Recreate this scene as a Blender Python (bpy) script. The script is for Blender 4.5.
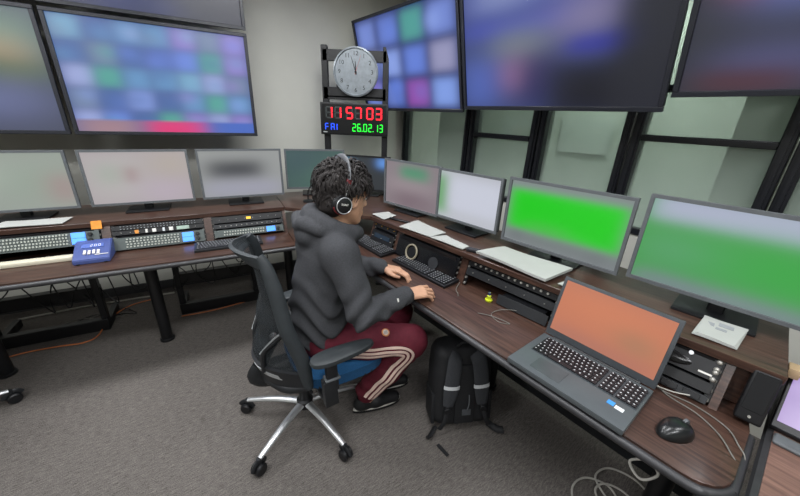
import bpy, bmesh, math, random
import numpy as np
from mathutils import Matrix, Vector, Euler
for o in list(bpy.data.objects): bpy.data.objects.remove(o)
SC = bpy.context.scene
COL = SC.collection
random.seed(7)
RAD = math.radians

# ---------------------------------------------------------------- camera, world, exposure
CAM_H, F_PX, PITCH, ROLL = 1.56, 332.0, RAD(21.6), RAD(2.4)
fw = Vector((0, math.cos(PITCH), -math.sin(PITCH))); rt0 = Vector((1, 0, 0)); up0 = rt0.cross(fw)
rt = math.cos(ROLL) * rt0 + math.sin(ROLL) * up0
up = -math.sin(ROLL) * rt0 + math.cos(ROLL) * up0
cd = bpy.data.cameras.new('camera'); cam = bpy.data.objects.new('camera', cd); COL.objects.link(cam)
M = Matrix((rt, up, -fw)).transposed().to_4x4(); M.translation = (0, 0, CAM_H)
cam.matrix_world = M
cd.sensor_fit = 'HORIZONTAL'; cd.sensor_width = 36.0; cd.lens = F_PX / 800 * 36.0; cd.clip_start = 0.02
SC.camera = cam
W = bpy.data.worlds.new('world'); SC.world = W; W.use_nodes = True
W.node_tree.nodes['Background'].inputs[0].default_value = (0.9, 0.95, 1, 1)
W.node_tree.nodes['Background'].inputs[1].default_value = 0.15
SC.view_settings.view_transform = 'Standard'
try: SC.view_settings.look = 'None'
except Exception: pass
SC.view_settings.gamma = 1.0; SC.view_settings.use_curve_mapping = False
SC.view_settings.exposure = 0.0
LAMP_W = 25.0           # watts of each ceiling light panel

# ---------------------------------------------------------------- frames of the two console rows
def fr(deg):
    a = RAD(deg); return a, Vector((math.cos(a), math.sin(a), 0)), Vector((-math.sin(a), math.cos(a), 0))
aL, tL, nL = fr(29); aR, tR, nR = fr(-51); aQ, tQ, nQ = fr(-47.5)
def L(s, n, z=0.0): return tL * s + nL * n + Vector((0, 0, z))
def Rr(s, n, z=0.0): return tR * s + nR * n + Vector((0, 0, z))
def Q(s, n, z=0.0): return tQ * s + nQ * n + Vector((0, 0, z))

# ---------------------------------------------------------------- materials
def lin(c):
    if isinstance(c, str):
        c = c.lstrip('#'); c = [int(c[i:i + 2], 16) / 255 for i in (0, 2, 4)]
    return tuple((x / 12.92 if x <= .04045 else ((x + .055) / 1.055) ** 2.4) for x in c)
MATS = {}
def mat(name, col, rough=.5, metal=0., var=.12, scale=30., bump=0., stretch=(1, 1, 1), emit=0., spec=.5, bscale=None, alpha=1., trans=0.):
    if name in MATS: return MATS[name]
    m = bpy.data.materials.new(name); m.use_nodes = True; nt = m.node_tree; b = nt.nodes['Principled BSDF']
    c = lin(col)
    b.inputs['Roughness'].default_value = rough; b.inputs['Metallic'].default_value = metal
    b.inputs['Specular IOR Level'].default_value = spec
    tc = nt.nodes.new('ShaderNodeTexCoord'); mp = nt.nodes.new('ShaderNodeMapping'); nz = nt.nodes.new('ShaderNodeTexNoise')
    mp.inputs['Scale'].default_value = stretch
    nt.links.new(tc.outputs['Object'], mp.inputs[0]); nt.links.new(mp.outputs[0], nz.inputs['Vector'])
    nz.inputs['Scale'].default_value = scale; nz.inputs['Detail'].default_value = 4
    cr = nt.nodes.new('ShaderNodeValToRGB')
    cr.color_ramp.elements[0].position = .3; cr.color_ramp.elements[1].position = .7
    cr.color_ramp.elements[0].color = (*[x * (1 - var) for x in c], 1)
    cr.color_ramp.elements[1].color = (*[min(1, x * (1 + var)) for x in c], 1)
    nt.links.new(nz.outputs['Fac'], cr.inputs[0]); nt.links.new(cr.outputs[0], b.inputs['Base Color'])
    if bump:
        n2 = nt.nodes.new('ShaderNodeTexNoise'); n2.inputs['Scale'].default_value = bscale or scale * 3; n2.inputs['Detail'].default_value = 3
        nt.links.new(mp.outputs[0], n2.inputs['Vector'])
        bp = nt.nodes.new('ShaderNodeBump'); bp.inputs['Strength'].default_value = bump; bp.inputs['Distance'].default_value = .01
        nt.links.new(n2.outputs['Fac'], bp.inputs['Height']); nt.links.new(bp.outputs[0], b.inputs['Normal'])
    if emit:
        b.inputs['Emission Color'].default_value = (*c, 1); b.inputs['Emission Strength'].default_value = emit
    if trans: b.inputs['Transmission Weight'].default_value = trans
    if alpha < 1: b.inputs['Alpha'].default_value = alpha
    MATS[name] = m; return m

def wood_mat(name, dark, light, rough):
    m = bpy.data.materials.new(name); m.use_nodes = True; nt = m.node_tree; b = nt.nodes['Principled BSDF']
    tc = nt.nodes.new('ShaderNodeTexCoord'); mp = nt.nodes.new('ShaderNodeMapping')
    mp.inputs['Scale'].default_value = (1.5, 26, 26)
    nt.links.new(tc.outputs['Object'], mp.inputs[0])
    nz = nt.nodes.new('ShaderNodeTexNoise'); nz.inputs['Scale'].default_value = 3.; nz.inputs['Detail'].default_value = 8; nz.inputs['Roughness'].default_value = .65
    nz.inputs['Distortion'].default_value = .5
    nt.links.new(mp.outputs[0], nz.inputs['Vector'])
    cr = nt.nodes.new('ShaderNodeValToRGB'); cr.color_ramp.elements[0].position = .32; cr.color_ramp.elements[1].position = .7
    cr.color_ramp.elements[0].color = (*lin(dark), 1); cr.color_ramp.elements[1].color = (*lin(light), 1)
    nt.links.new(nz.outputs['Fac'], cr.inputs[0]); nt.links.new(cr.outputs[0], b.inputs['Base Color'])
    b.inputs['Roughness'].default_value = rough
    bp = nt.nodes.new('ShaderNodeBump'); bp.inputs['Strength'].default_value = .08; bp.inputs['Distance'].default_value = .003
    nt.links.new(nz.outputs['Fac'], bp.inputs['Height']); nt.links.new(bp.outputs[0], b.inputs['Normal'])
    MATS[name] = m; return m

def carpet_mat():
    m = bpy.data.materials.new('carpet'); m.use_nodes = True; nt = m.node_tree; b = nt.nodes['Principled BSDF']
    tc = nt.nodes.new('ShaderNodeTexCoord')
    mp = nt.nodes.new('ShaderNodeMapping'); mp.inputs['Scale'].default_value = (30, 150, 1)
    m0 = nt.nodes.new('ShaderNodeMapping'); m0.inputs['Rotation'].default_value = (0, 0, RAD(-39))
    nt.links.new(tc.outputs['Object'], m0.inputs[0]); nt.links.new(m0.outputs[0], mp.inputs[0])
    n1 = nt.nodes.new('ShaderNodeTexNoise'); n1.inputs['Scale'].default_value = 1.; n1.inputs['Detail'].default_value = 4; n1.inputs['Roughness'].default_value = .7
    nt.links.new(mp.outputs[0], n1.inputs['Vector'])
    n2 = nt.nodes.new('ShaderNodeTexNoise'); n2.inputs['Scale'].default_value = 260.; n2.inputs['Detail'].default_value = 2
    nt.links.new(tc.outputs['Object'], n2.inputs['Vector'])
    n3 = nt.nodes.new('ShaderNodeTexNoise'); n3.inputs['Scale'].default_value = 1.6; n3.inputs['Detail'].default_value = 3
    nt.links.new(tc.outputs['Object'], n3.inputs['Vector'])
    mx = nt.nodes.new('ShaderNodeMath'); mx.operation = 'ADD'
    nt.links.new(n1.outputs['Fac'], mx.inputs[0]); nt.links.new(n2.outputs['Fac'], mx.inputs[1])
    my = nt.nodes.new('ShaderNodeMath'); my.operation = 'MULTIPLY_ADD'; my.inputs[1].default_value = .25
    nt.links.new(n3.outputs['Fac'], my.inputs[0]); nt.links.new(mx.outputs[0], my.inputs[2])
    cr = nt.nodes.new('ShaderNodeValToRGB')
    cr.color_ramp.elements[0].position = .0; cr.color_ramp.elements[1].position = 1.
    mr = nt.nodes.new('ShaderNodeMapRange'); mr.inputs[1].default_value = .72; mr.inputs[2].default_value = 1.5
    nt.links.new(my.outputs[0], mr.inputs[0]); nt.links.new(mr.outputs[0], cr.inputs[0])
    cr.color_ramp.elements[0].color = (*lin('#2f2d2b'), 1); cr.color_ramp.elements[1].color = (*lin('#857f7a'), 1)
    nt.links.new(cr.outputs[0], b.inputs['Base Color']); b.inputs['Roughness'].default_value = .95
    b.inputs['Specular IOR Level'].default_value = .1
    bp = nt.nodes.new('ShaderNodeBump'); bp.inputs['Strength'].default_value = .5; bp.inputs['Distance'].default_value = .006
    nt.links.new(mx.outputs[0], bp.inputs['Height']); nt.links.new(bp.outputs[0], b.inputs['Normal'])
    MATS['carpet'] = m; return m

def attr_mat(name, strength):
    m = bpy.data.materials.new(name); m.use_nodes = True; nt = m.node_tree; b = nt.nodes['Principled BSDF']
    at = nt.nodes.new('ShaderNodeAttribute'); at.attribute_name = 'picture'
    nt.links.new(at.outputs['Color'], b.inputs['Emission Color']); b.inputs['Emission Strength'].default_value = strength
    b.inputs['Base Color'].default_value = (.012, .012, .014, 1); b.inputs['Roughness'].default_value = .28
    MATS[name] = m; return m
WOOD = wood_mat('dark_walnut', '#2a1c17', '#584036', .28)
WOOD2 = wood_mat('walnut_light', '#57403a', '#85665a', .4)
CARPET = carpet_mat()
SCREEN = attr_mat('screen_glow', 1.0)
WALLM = mat('painted_wall', '#c9c9c0', .85, var=.02, scale=6, bump=.03, bscale=220)
CEILM = mat('ceiling_paint', '#cfcfca', .9, var=.03, scale=40)
BLACK = mat('black_plastic', '#101114', .45, var=.2)
BLACKM = mat('black_metal', '#0f1013', .42, var=.15, scale=60)
FRAMEM = mat('window_aluminium', '#1d1f24', .35, var=.1)
DGREY = mat('dark_grey_plastic', '#1f2124', .5, var=.1)
GREYP = mat('grey_plastic', '#5c6063', .5, var=.08)
EDGE = mat('desk_edge_band', '#333335', .4, var=.1)
WHITEP = mat('white_plastic', '#dedcd6', .45, var=.04)
PAPER = mat('paper', '#a9aba7', .85, var=.03, scale=12)
CREAM = mat('cream_plastic', '#d8d2bc', .5, var=.04)
CHROME = mat('chrome', '#d6d8da', .38, .85, var=.03)
SILVER = mat('silver_strip', '#c4c8ca', .35, .6, var=.05)
SCREW = mat('screw_steel', '#aeaca5', .35, .5, var=.05)

# ---------------------------------------------------------------- mesh builder
class MB:
    def __init__(s): s.bm = bmesh.new()
    def box(s, c, d, rot=None, bev=0., seg=1):
        R = Matrix.Identity(4)
        if rot is not None: R = (rot if isinstance(rot, Matrix) else Euler(rot).to_matrix()).to_4x4()
        m = Matrix.Translation(c) @ R @ Matrix.Diagonal((d[0], d[1], d[2], 1))
        r = bmesh.ops.create_cube(s.bm, size=1., matrix=m)
        if bev:
            es = list({e for v in r['verts'] for e in v.link_edges})
            bmesh.ops.bevel(s.bm, geom=es, offset=bev, segments=seg, profile=.6, affect='EDGES')
        return s
    def cyl(s, a, b, r0, r1=None, n=16, cap=True):
        a, b = Vector(a), Vector(b); r1 = r0 if r1 is None else r1
        z = (b - a).normalized(); x = z.orthogonal().normalized(); y = z.cross(x)
        A = []; B = []
        for i in range(n):
            t = 2 * math.pi * i / n; d = x * math.cos(t) + y * math.sin(t)
            A.append(s.bm.verts.new(a + d * r0)); B.append(s.bm.verts.new(b + d * r1))
        for i in range(n):
            j = (i + 1) % n; s.bm.faces.new((A[i], A[j], B[j], B[i]))
        if cap: s.bm.faces.new(A[::-1]); s.bm.faces.new(B)
        return s
    def tube(s, pts, r, n=8, sub=6, closed=False, flat=1., upv=None):
        P = [Vector(p) for p in pts]; Rd = list(r) if isinstance(r, (list, tuple)) else [r] * len(P)
        if sub > 1: P, Rd = catmull(P, Rd, sub, closed)
        rings = []; N = len(P); px = None
        for i in range(N):
            a = P[(i - 1) % N] if closed or i > 0 else P[i]; b = P[(i + 1) % N] if closed or i < N - 1 else P[i]
            t = (b - a).normalized() if (b - a).length > 1e-9 else Vector((0, 0, 1))
            if upv is not None: x = Vector(upv).cross(t)
            elif px is None: x = t.orthogonal()
            else: x = px - t * px.dot(t)
            x = x.normalized() if x.length > 1e-6 else t.orthogonal().normalized(); px = x; y = t.cross(x)
            rings.append([s.bm.verts.new(P[i] + (x * math.cos(2 * math.pi * k / n) + y * flat * math.sin(2 * math.pi * k / n)) * Rd[i]) for k in range(n)])
        for i in range(N if closed else N - 1):
            A, B = rings[i], rings[(i + 1) % N]
            off = 0
            if closed and i == N - 1:
                off = min(range(n), key=lambda o: (A[0].co - B[o].co).length)
            for k in range(n):
                s.bm.faces.new((A[k], A[(k + 1) % n], B[(k + 1 + off) % n], B[(k + off) % n]))
        if not closed: s.bm.faces.new(rings[0][::-1]); s.bm.faces.new(rings[-1])
        return s
    def prism(s, poly, z0, z1, bev=0., seg=2):
        A = [s.bm.verts.new((p[0], p[1], z0)) for p in poly]; B = [s.bm.verts.new((p[0], p[1], z1)) for p in poly]
        f0 = s.bm.faces.new(A[::-1]); f1 = s.bm.faces.new(B); n = len(A)
        for i in range(n): s.bm.faces.new((A[i], A[(i + 1) % n], B[(i + 1) % n], B[i]))
        if bev: bmesh.ops.bevel(s.bm, geom=list(f0.edges) + list(f1.edges), offset=bev, segments=seg, profile=.6, affect='EDGES')
        return s
    def lathe(s, prof, M=None, n=24):
        M = M or Matrix.Identity(4); rings = []
        for r, z in prof:
            rings.append([s.bm.verts.new(M @ Vector((r * math.cos(2 * math.pi * k / n), r * math.sin(2 * math.pi * k / n), z))) for k in range(n)])
        for A, B in zip(rings, rings[1:]):
            for k in range(n): s.bm.faces.new((A[k], A[(k + 1) % n], B[(k + 1) % n], B[k]))
        s.bm.faces.new(rings[0][::-1]); s.bm.faces.new(rings[-1]); return s
    def grid(s, fn, nu, nv, thick=0.):
        V = [[s.bm.verts.new(fn(i / nu, j / nv)) for j in range(nv + 1)] for i in range(nu + 1)]
        F = [s.bm.faces.new((V[i][j], V[i + 1][j], V[i + 1][j + 1], V[i][j + 1])) for i in range(nu) for j in range(nv)]
        if thick:
            s.bm.normal_update(); bmesh.ops.solidify(s.bm, geom=F, thickness=thick)
        return s
    def sph(s, c, r, sc=(1, 1, 1), u=16, v=10):
        bmesh.ops.create_uvsphere(s.bm, u_segments=u, v_segments=v, radius=r, matrix=Matrix.Translation(c) @ Matrix.Diagonal((*sc, 1))); return s
    def mesh(s, name, m, sharp=40):
        bmesh.ops.recalc_face_normals(s.bm, faces=s.bm.faces)
        me = bpy.data.meshes.new(name); s.bm.to_mesh(me); s.bm.free(); fin(me, m, sharp); return me
    def build(s, name, m, parent=None, loc=None, rz=0., sharp=40):
        return obj(name, s.mesh(name, m, sharp), parent, loc, rz)
def fin(me, m, sharp=40):
    me.materials.append(m)
    me.polygons.foreach_set('use_smooth', [True] * len(me.polygons))
    if sharp: me.set_sharp_from_angle(angle=RAD(sharp))
def obj(name, me, parent=None, loc=None, rz=0.):
    o = bpy.data.objects.new(name, me); COL.objects.link(o)
    if parent is not None: o.parent = parent
    if loc is not None: o.location = loc
    o.rotation_euler = rz if isinstance(rz, (tuple, Euler)) else (0, 0, rz)
    return o
def catmull(P, Rd, sub, closed=False):
    o = []; rr = []; N = len(P)
    for i in range(N if closed else N - 1):
        g = (lambda k: P[k % N]) if closed else (lambda k: P[max(0, min(N - 1, k))])
        p0, p1, p2, p3 = g(i - 1), g(i), g(i + 1), g(i + 2)
        r0, r1 = Rd[i], Rd[(i + 1) % N]
        for k in range(sub):
            t = k / sub
            o.append(.5 * ((2 * p1) + (p2 - p0) * t + (2 * p0 - 5 * p1 + 4 * p2 - p3) * t * t + (3 * p1 - p0 - 3 * p2 + p3) * t ** 3))
            rr.append(r0 + (r1 - r0) * t)
    if not closed: o.append(P[-1]); rr.append(Rd[-1])
    return o, rr
def tag(o, label, cat, group=None):
    o['label'] = label; o['category'] = cat
    if group: o['group'] = group
    return o
def thing(name, label, cat, loc=(0, 0, 0), rz=0., group=None):
    o = bpy.data.objects.new(name, None); COL.objects.link(o); o.empty_display_size = .05
    o.location = loc; o.rotation_euler = rz if isinstance(rz, tuple) else (0, 0, rz)
    return tag(o, label, cat, group)
def struct(o, label=None):
    o['kind'] = 'structure'
    if label: o['label'] = label
    return o
def stuff(o): o['kind'] = 'stuff'; return o
def box(name, c, d, m, parent=None, rot=None, bev=0., seg=1): return MB().box(c, d, rot, bev, seg).build(name, m, parent)
def copy_tree(o, parent=None):
    c = o.copy(); COL.objects.link(c); c.parent = parent
    for ch in [x for x in bpy.data.objects if x.parent == o]: copy_tree(ch, c)
    return c
def text_mesh(name, body, size, m, parent, loc, rot, ext=.0008, align='CENTER'):
    cu = bpy.data.curves.new(name, 'FONT'); cu.body = body; cu.size = size; cu.extrude = ext; cu.align_x = align; cu.align_y = 'CENTER'; cu.resolution_u = 3
    t = bpy.data.objects.new('tmp', cu); COL.objects.link(t)
    me = bpy.data.meshes.new_from_object(t.evaluated_get(bpy.context.evaluated_depsgraph_get()))
    bpy.data.objects.remove(t); me.name = name; me.materials.clear(); me.materials.append(m)
    o = obj(name, me, parent, loc); o.rotation_euler = rot; return o

# ---------------------------------------------------------------- room shell
K = L(0, 3.4); 
def isect(nA, a, nB, b):
    d = nA.x * nB.y - nA.y * nB.x
    return Vector(((a * nB.y - nA.y * b) / d, (nA.x * b - a * nB.x) / d, 0))
WL, WR, CEIL = 3.40, 2.40, 2.70
KC = isect(nL, WL, nR, WR)
A_ = KC - tL * 6.2; B_ = KC + tR * 6.4; D_ = A_ + tR * 6.4
cx = (KC + A_ + B_ + D_) / 4
o = MB().prism([tuple((p - cx).xy) for p in (KC + (tR * -1 - tL * -1) * 0 + nL * 1.5, A_ + nL * .2, D_, B_ + nR * 2.4)], -.1, 0).build('floor', CARPET, None, cx)
struct(o, 'grey loop-pile carpet floor with fine diagonal streaks')
o = MB().prism([tuple((p - cx).xy) for p in (KC + nL * 1.5, A_ + nL * .2, D_, B_ + nR * 2.4)], CEIL, CEIL + .1).build('ceiling', CEILM, None, cx); struct(o)
def wall(name, p, q, out, z0=0., z1=CEIL, m=WALLM, th=.12):
    d = (q - p); mid = (p + q) / 2 + out * th / 2
    return struct(MB().box((0, 0, (z0 + z1) / 2), (d.length, th, z1 - z0)).build(name, m, None, mid, math.atan2(d.y, d.x)))
wall('wall_left', A_, KC + tL * .5, nL)
wall('wall_back', A_ - tL*.06, D_ - tL*.06, -tL)
wall('wall_front', D_, B_, -nL)
# window wall: solid below the sill and above the head
wall('wall_right', KC, B_, nR, 0, .93)
wall('wall_right_upper', KC, B_, nR, 2.25, CEIL)
struct(MB().box((0, 0, .04), (5.9, .012, .08)).build('baseboard_left', mat('baseboard', '#3a3a3c', .6), None, L(KC.dot(tL) - 3.1, WL - .008), aL))
# passage behind the glass
wall('wall_passage', Rr(-3.9, WR + 1.25), Rr(3.4, WR + 1.25), nR, 0, CEIL, mat('passage_wall', '#c6cbc2', .8, var=.05, scale=3))

# windows: each a set of black aluminium members with panes of greenish glass
def glass_mat():
    m = bpy.data.materials.new('green_glass'); m.use_nodes = True; nt = m.node_tree; nt.nodes.clear()
    out = nt.nodes.new('ShaderNodeOutputMaterial'); mx = nt.nodes.new('ShaderNodeMixShader'); tr = nt.nodes.new('ShaderNodeBsdfTransparent'); b = nt.nodes.new('ShaderNodeBsdfPrincipled')
    tc = nt.nodes.new('ShaderNodeTexCoord'); nz = nt.nodes.new('ShaderNodeTexNoise'); nz.inputs['Scale'].default_value = 2.5
    nt.links.new(tc.outputs['Object'], nz.inputs['Vector'])
    mr = nt.nodes.new('ShaderNodeMapRange'); mr.inputs[3].default_value = .40; mr.inputs[4].default_value = .55
    nt.links.new(nz.outputs['Fac'], mr.inputs[0]); nt.links.new(mr.outputs[0], mx.inputs[0])
    tr.inputs[0].default_value = (.82, .9, .85, 1)
    b.inputs['Base Color'].default_value = (*lin('#b3bfb6'), 1); b.inputs['Roughness'].default_value = .08
    nt.links.new(tr.outputs[0], mx.inputs[1]); nt.links.new(b.outputs[0], mx.inputs[2]); nt.links.new(mx.outputs[0], out.inputs[0])
    return m
GLASS = glass_mat()
SILL, HEAD = .93, 2.25
def window(i, s0, s1, rails, label, jamb=.05, pillar=None):
    t = bpy.data.objects.new('window_%d' % i, None); COL.objects.link(t); t.location = Rr((s0 + s1) / 2, WR, SILL); t.rotation_euler = (0, 0, aR)
    struct(t, label); w = s1 - s0; H = HEAD - SILL
    for sx in (-1, 1):
        f = MB().box((sx * (w / 2 - jamb / 2), .03, H / 2), (jamb, .10, H), bev=.004).build('jamb', FRAMEM, t)
        MB().box((sx * (w / 2 - jamb / 2), -.024, H / 2), (jamb * .35, .012, H - .01)).build('jamb_rib', FRAMEM, f)
    MB().box((0, .03, .02), (w - 2 * jamb, .09, .04), bev=.003).build('sill_member', FRAMEM, t)
    MB().box((0, .03, H - .02), (w - 2 * jamb, .09, .04), bev=.003).build('head_member', FRAMEM, t)
    zs = [0.04] + [r - SILL for r in rails] + [H - .04]
    for r in rails: 
        f = MB().box((0, .02, r - SILL), (w - 2 * jamb, .075, .036), bev=.003).build('rail', FRAMEM, t)
        MB().box((0, -.022, r - SILL + .004), (w - 2 * jamb, .01, .014)).build('rail_rib', FRAMEM, f)
    for a, b in zip(zs, zs[1:]):
        a2 = a + (.018 if a > .05 else 0); b2 = b - (.018 if b < H - .05 else 0)
        MB().box((0, .035, (a2 + b2) / 2), (w - 2 * jamb, .008, b2 - a2)).build('pane', GLASS, t)
window(1, -2.98, -2.06, [], 'tall plain pane in the room corner beside the clock stand')
window(2, -2.05, -1.40, [1.44], 'black window with one middle rail above the white monitor', jamb=.06)
window(3, -1.39, -.80, [], 'plain unrailed pane between two thick black mullions', jamb=.045)
window(4, -.79, -.13, [1.50, 1.76], 'black window with middle and upper rails under the dark screen', jamb=.05)
window(5, -.12, .75, [1.50], 'rightmost black framed window at the edge of view')
window(6, .76, 3.3, [1.5], 'wide black window beyond the frame')
# things seen through the glass
tag(box('concrete_column', (0, 0, 1.35), (.42, .4, 2.7), mat('column_paint', '#aaa7a0', .8)), 'grey column standing behind the window glass', 'column')
bpy.data.objects['concrete_column'].location = Rr(-.22, WR + .75); bpy.data.objects['concrete_column'].rotation_euler = (0, 0, aR)
cbp = tag(box('notice_board', (0, 0, 0), (.5, .02, .34), mat('board_white', '#c9cfca', .6), bev=.004), 'pale notice board on passage wall behind plain pane', 'board')
cbp.location = Rr(-1.62, WR + 1.235, 1.45); cbp.rotation_euler = (0, 0, aR)

# ---------------------------------------------------------------- ceiling lights
def ceiling_light(x, y, rz, label, gain=1.):
    t = thing('ceiling_light', label, 'light', (x, y, CEIL), rz, 'recessed ceiling lights')
    MB().box((0, .165, -.02), (1.3, .03, .04)).box((0, -.165, -.02), (1.3, .03, .04)).box((.635, 0, -.02), (.03, .3, .04)).box((-.635, 0, -.02), (.03, .3, .04)).build('frame', WHITEP, t)
    box('diffuser', (0, 0, -.012), (1.24, .30, .012), mat('diffuser_glow', '#f4f8ff', .6, emit=2.), t)
    ld = bpy.data.lights.new('tube_light', 'AREA'); ld.shape = 'RECTANGLE'; ld.size = 1.2; ld.size_y = .28; ld.energy = LAMP_W * gain; ld.color = (.97, .98, 1.)
    lo = bpy.data.objects.new('tube_light', ld); COL.objects.link(lo); lo.parent = t; lo.location = (0, 0, -.025)
for i, (s, n) in enumerate(((-1.5, 2.2), (.35, 2.0), (-1.5, .7), (.3, .55), (1.8, -.3), (-1.5, -1.0), (.3, -1.0))):
    p = L(s, n)
    ceiling_light(p.x, p.y, aL, 'long white recessed ceiling light panel above the consoles', (1.35, 1.35, .9, .9, .9, 1.1, 1.1)[i])
p = Rr(-1.1, WR + .65)
ceiling_light(p.x, p.y, aR, 'added unseen light in the passage brightening the window glass', 2.0)  # added lamp, out of view, to brighten the panes from behind

# ---------------------------------------------------------------- desks
DZ, DT = .72, .035
def worktop(t, poly, wood=WOOD, front=None):
    MB().prism(poly, DZ - DT, DZ, bev=.003).build('worktop', wood, t)
def edge_band(t, pts, name='edge_band'):
    MB().tube([(p[0], p[1], DZ - DT / 2 - .004) for p in pts], .0145, 10, 1 if len(pts) < 3 else 3).build(name, EDGE, t)
def post(t, x, y, r=.035, z1=DZ - DT, base=True):
    f = MB().cyl((x, y, .0), (x, y, z1), r, n=20).build('leg', BLACKM, t)
    MB().lathe([(r * 1.25, 0), (r * 1.25, .015), (r * 1.05, .02)], Matrix.Translation((x, y, 0))).build('foot_cap', BLACK, f)
t = thing('console_desk', 'long dark walnut console desk along the white wall under the left screens', 'desk', L(-.8, 2.6), aL)
def l2(s, n): return (s + .8, n - 2.6)
worktop(t, [l2(-2.3, 2.18), l2(.40, 2.18), l2(.40, 3.02), l2(-2.3, 3.02)])
edge_band(t, [l2(-2.3, 2.175), l2(.40, 2.175)])
for s in (-.49, -1.31, -2.1): post(t, *l2(s, 2.52), r=.036)
# corner piece
t = thing('corner_desk', 'dark walnut corner desk piece behind the seated person', 'desk', (-.35, 2.55, 0))
cpl = [L(.403, 2.18), L(.403, 3.02), isect(nL, 3.02, nR, 1.75), Rr(-1.803, 1.75), Rr(-1.803, .975)]
ci = isect(nL, 2.18, nR, .975)
e0, e1 = L(.403, 2.18), Rr(-1.803, .975)
arc = [(1 - u) ** 2 * e1 + 2 * u * (1 - u) * ci + u * u * e0 for u in (.15, .3, .5, .7, .85)]
bq = Vector((-.35, 2.55, 0))
worktop(t, [tuple((p - bq).xy) for p in (cpl + arc)])
edge_band(t, [tuple((p - bq).xy) for p in [e1] + arc + [e0]])
for s in (.45, .56): 
    p = L(s, 2.88) - bq; post(t, p.x, p.y, r=.037)
# right desk
t = thing('console_desk', 'long dark walnut desk carrying the open laptop and the computer mouse', 'desk', Rr(-.8, 1.3), aR)
def r2(s, n): return (s + .8, n - 1.3)
rc = [(.10 - .09 + .09 * math.sin(a), .975 + .09 - .09 * math.cos(a)) for a in [RAD(x) for x in (0, 15, 30, 45, 60, 75, 90)]]
worktop(t, [r2(-1.8, .975)] + [r2(*p) for p in rc] + [r2(.10, 1.30), r2(.03, 1.8), r2(-1.8, 1.8)])
edge_band(t, [r2(-1.8, .97)] + [r2(-.9, .97), r2(-.1, .97)] + [r2(p[0] + .004, p[1] - .004) for p in rc[1:]] + [r2(.104, 1.30)])
post(t, *r2(-1.62, 1.3)); post(t, *r2(-.02, 1.35)); post(t, *r2(-.9, 1.5))
box('modesty_panel', (*r2(-.85, 1.62), .36), (1.85, .02, .62), DGREY, t)
# neighbouring desk at the right edge
t = thing('side_desk', 'lighter walnut desk with grey back rail at the right edge', 'desk', Rr(.7, 1.0), aR)
MB().prism([(-.555, -.35), (.5, -.35), (.5, .72), (-.555, .72)], DZ - DT, DZ, bev=.003).build('worktop', WOOD2, t)
box('back_rail', (-.03, .325, DZ + .006), (1.05, .05, .012), GREYP, t, bev=.004)
MB().tube([(-.555, .72, DZ - .02), (-.555, -.35, DZ - .02)], .018, 8, 1).build('edge_band', EDGE, t)
box('side_panel', (-.53, -.02, .34), (.03, .6, .68), BLACKM, t); box('side_panel', (.45, -.02, .34), (.03, .6, .68), BLACKM, t)

# under desk frames on the left
def floor_frame(s0, s1, label):
    t = thing('rack_base_frame', label, 'frame', L((s0 + s1) / 2, 2.9), aL, 'black rack base frames under the left desk')
    w = s1 - s0
    box('floor_beam', (0, -.05, .045), (w, .05, .09), BLACKM, t, bev=.004)
    box('upper_beam', (0, -.02, .30), (w, .06, .09), BLACKM, t, bev=.004)
    for sx in (-1, 1):
        box('post', (sx * (w / 2 - .02), -.03, .34), (.04, .05, .68), BLACKM, t, bev=.003)
        box('foot_bar', (sx * (w / 2 - .02), .1, .03), (.04, .28, .06), BLACKM, t, bev=.003)
floor_frame(-1.48, -.87, 'black base frame below the intercom end of left desk')
floor_frame(-.42, .17, 'black base frame below the left desk behind the chair back')

# ---------------------------------------------------------------- shelves and rack cabinets
SZ = .90
t = thing('monitor_shelf', 'dark walnut shelf carrying the three left monitors', 'shelf', L(-.9, 2.75, SZ), aL)
MB().box((0, .02, -.014), (2.6, .50, .028), bev=.002).build('board', WOOD, t); 
t = thing('monitor_shelf', 'dark walnut corner shelf behind the person', 'shelf', (-.35, 2.7, SZ))
bq = Vector((-.35, 2.7, 0))
MB().prism([tuple((p - bq).xy) for p in (L(.403, 2.52), L(.403, 3.02), isect(nL, 3.02, nQ, 1.86), Q(-1.803, 1.86), Q(-1.803, 1.36))], -.028, 0, bev=.002).build('board', WOOD, t)
t = thing('monitor_shelf', 'dark walnut shelf carrying papers and the green screened monitors', 'shelf', Q(-.8, 1.6, SZ), aQ)
MB().box((.0, .01, -.014), (2.0, .50, .028), bev=.002).build('board', WOOD, t)

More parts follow.
